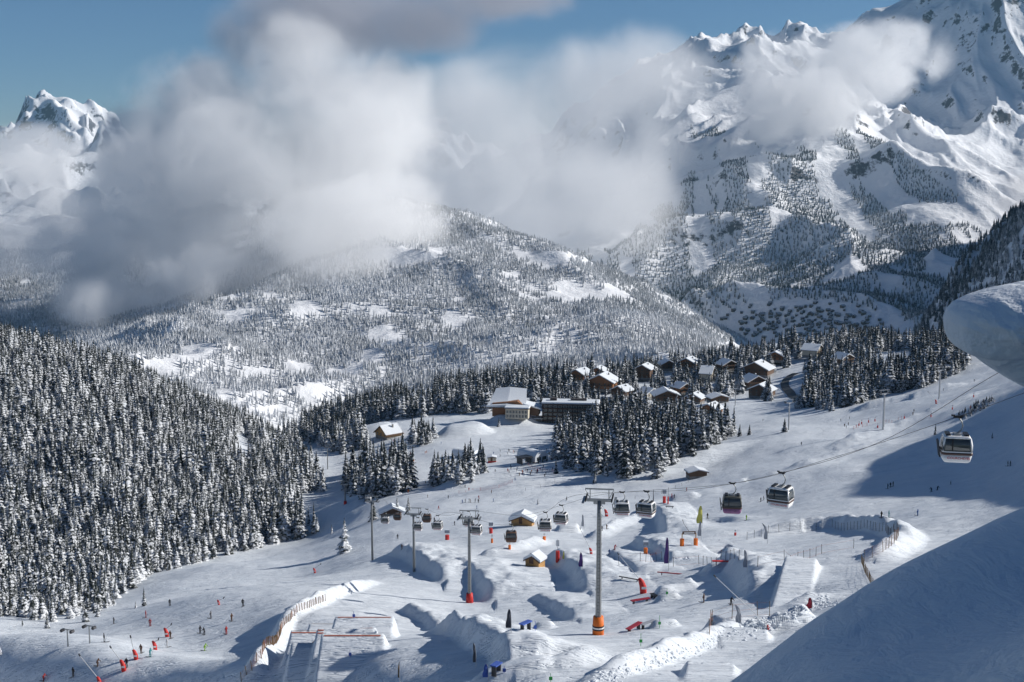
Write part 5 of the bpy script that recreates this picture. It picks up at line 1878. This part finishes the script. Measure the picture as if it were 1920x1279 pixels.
def crowd(n, cx, cy_, sx, sy, phrase):
    for k in range(n):
        top = random.choice(["dark", "black", "red", "blue", "brown", "grey", "orange", "dark"])
        px, py = random.gauss(cx, sx), random.gauss(cy_, sy)
        person(px, py, top, random.choice(["black", "dark"]), random.choice(["stand", "walk", "stand"]), f"tiny skier in {top} jacket {phrase}", grp=G4)
crowd(34, 745, 838, 34, 9, "on the crowded piste below the wooden hut")
crowd(16, 970, 848, 22, 4, "queueing left of the lift station")
crowd(30, 990, 882, 26, 9, "on the piste below the lift station")
crowd(12, 880, 935, 34, 10, "on the wide piste below the island of trees")
crowd(5, 770, 915, 20, 5, "beside the dense clump of trees")
for q in [(872,942,"dark","black","stand","dark skier, left of a pair on the wide white piste"), (879,941,"black","black","stand","black skier, right of a pair on the wide white piste"),
          (928,885,"dark","black","stand","single dark skier right of the island of trees"), (921,925,"brown","black","stand","single brown skier above the second pylon"),
          (852,985,"dark","black","stand","dark skier left of the second pylon head"), (803,975,"black","black","stand","black skier between third and second pylon, left one"), (814,978,"dark","black","stand","dark skier between third and second pylon, right one"),
          (745,1010,"dark","black","stand","dark skier under the small white gondola left of the third pylon"), (753,1030,"brown","black","stand","brown skier left of the third pylon foot"),
          (1502,835,"dark","black","stand","tiny dark skier in the sun right of the pale pylon"), (1362,790,"dark","black","stand","tiny skier on the village piste right of the forest tongue"), (1430,790,"brown","black","stand","tiny skier on the village piste below the dark chalets")]:
    person(*q, grp=G4)
# ------------------------------------------------------------------ clouds: lumpy bodies of drifting vapour
def cloud(name, label, puffs, dens, nscale, amp=0.9, seed=0.0, lo=0.18, hi=0.75, sub=3, color=(1.0, 1.0, 1.0)):
    """puffs: (px, py, distance, radius across, radius up, radius deep) in photograph pixels and metres"""
    bm = bmesh.new()
    cs = []
    for (px, py, d, rx, rz, ry) in puffs:
        c = P(px, py, d)
        k = d / 2400.0
        r = (rx * k, ry, rz * k)
        cs.append((c, r))
        bmesh.ops.create_icosphere(bm, subdivisions=sub, radius=1.0, matrix=Matrix.Translation(Vector(c)) @ Matrix.Diagonal((r[0] * 1.02, r[1] * 1.02, r[2] * 1.02, 1)))
    me = bpy.data.meshes.new(name)
    bm.to_mesh(me)
    bm.free()
    o = bpy.data.objects.new(name, me)
    COL.objects.link(o)
    md = o.modifiers.new("merge", 'REMESH')
    md.mode = 'VOXEL'
    md.voxel_size = max(25.0, min(min(r) for _, r in cs) / 3.0)
    m = bpy.data.materials.new(name + "_vapour")
    m.use_nodes = True
    nt = m.node_tree
    nt.nodes.remove(nt.nodes["Principled BSDF"])
    out = nt.nodes["Material Output"]
    geo = N(nt, "ShaderNodeNewGeometry")
    pos = geo.outputs["Position"]
    s = None
    for c, r in cs:
        mp = N(nt, "ShaderNodeMapping", vector_type='TEXTURE')
        mp.inputs["Location"].default_value = tuple(c)
        mp.inputs["Scale"].default_value = r
        nt.links.new(pos, mp.inputs[0])
        ln = N(nt, "ShaderNodeVectorMath", operation='LENGTH')
        nt.links.new(mp.outputs[0], ln.inputs[0])
        t = math_n(nt, 'SUBTRACT', 1.0, ln.outputs["Value"])
        s = t if s is None else math_n(nt, 'SMOOTH_MAX', s, t, 0.12)
    off = N(nt, "ShaderNodeVectorMath", operation='ADD')
    off.inputs[1].default_value = (seed * 931.0, seed * 377.0, seed * 613.0)
    nt.links.new(pos, off.inputs[0])
    nz = noise(nt, off.outputs[0], nscale, 6, 0.64, 0.4)
    v = math_n(nt, 'ADD', s, math_n(nt, 'MULTIPLY', math_n(nt, 'SUBTRACT', nz, 0.5), amp * 2.0))
    dn = mapr(nt, v, lo, hi, 0.0, 1.0, True)
    edge = mapr(nt, s, 0.0, 0.34, 0.0, 1.0, True)
    dn = math_n(nt, 'MULTIPLY', math_n(nt, 'MULTIPLY', dn, edge), dens)
    vol = N(nt, "ShaderNodeVolumePrincipled")
    vol.inputs["Color"].default_value = (*color, 1)
    vol.inputs["Anisotropy"].default_value = 0.0
    nt.links.new(dn, vol.inputs["Density"])
    nt.links.new(vol.outputs[0], out.inputs["Volume"])
    m.cycles.volume_step_rate = 0.55
    me.materials.append(m)
    o["label"] = label
    o["category"] = "cloud"
    o["group"] = "clouds drifting over the mountains"
    return o


cloud("cloud", "broad grey white cloud bank swallowing the left end of the forested mountain", [
    (250,565,3700,200,65,380),(430,520,3800,260,105,480),(600,440,3900,270,130,520),(700,400,4000,180,130,420),(330,400,4100,230,190,560),
    (500,320,4100,300,190,600),(650,240,4200,210,190,560),(560,130,4300,150,120,420),(400,220,4300,190,140,500),(280,290,4400,140,130,420),(190,450,4300,150,150,480),(720,180,4300,120,110,400)],
    0.0065, 0.0038, 2.0, seed=1.0, lo=0.04, hi=0.70)
cloud("cloud", "pale mist bank between the forested mountain and the snowy mountain", [
    (800,320,6300,220,190,600),(950,290,6400,250,230,700),(1090,280,6600,240,230,600),(1180,170,6900,210,140,600),(1010,420,6000,220,100,450),(1140,380,6000,170,150,450),(860,200,6600,180,110,500)],
    0.0032, 0.0022, 1.15, seed=2.0, lo=-0.02, hi=0.85)
cloud("cloud", "white cloud puff wrapped round the summit of the snowy mountain", [
    (1440,160,7000,100,110,350),(1500,190,6900,130,100,350),(1580,140,7200,160,100,350),(1650,105,7600,150,80,350),(1450,230,6800,90,60,250)],
    0.0062, 0.0040, 2.0, seed=3.0, lo=0.04, hi=0.65)
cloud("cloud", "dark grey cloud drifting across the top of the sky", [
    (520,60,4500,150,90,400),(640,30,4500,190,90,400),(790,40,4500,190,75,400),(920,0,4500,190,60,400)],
    0.0045, 0.0026, 1.5, seed=4.0, lo=0.06, hi=0.6, color=(0.62, 0.62, 0.66))  # shade of the clouds above is put into this absorbing vapour colour
cloud("cloud", "dull grey cloud at the left edge below the far white peak", [
    (20,360,4700,170,90,450),(130,430,4600,150,90,450),(0,460,4600,200,80,450),(60,290,5200,110,70,400)],
    0.0038, 0.0022, 1.5, seed=5.0)
cloud("cloud", "small dark cloud scrap at the right edge above the wooded spur", [
    (1915,350,2600,55,45,90),(1890,385,2600,60,30,90)],
    0.010, 0.006, 1.1, seed=6.0, color=(0.80, 0.80, 0.82))

# ------------------------------------------------------------------ the air of the valley
bm = bmesh.new()
bmesh.ops.create_cube(bm, size=1.0, matrix=Matrix.Translation((0, 7500, 600)) @ Matrix.Diagonal((18000, 17000, 3400, 1)))
me = bpy.data.meshes.new("haze")
bm.to_mesh(me)
bm.free()
hz = bpy.data.objects.new("haze", me)
COL.objects.link(hz)
hz["kind"] = "stuff"
m = bpy.data.materials.new("thin_mountain_air")
m.use_nodes = True
nt = m.node_tree
nt.nodes.remove(nt.nodes["Principled BSDF"])
vol = N(nt, "ShaderNodeVolumePrincipled")
vol.inputs["Color"].default_value = (0.42, 0.78, 1.0, 1)
vol.inputs["Density"].default_value = 1.1e-5
nt.links.new(vol.outputs[0], nt.nodes["Material Output"].inputs["Volume"])
m.cycles.homogeneous_volume = True
me.materials.append(m)
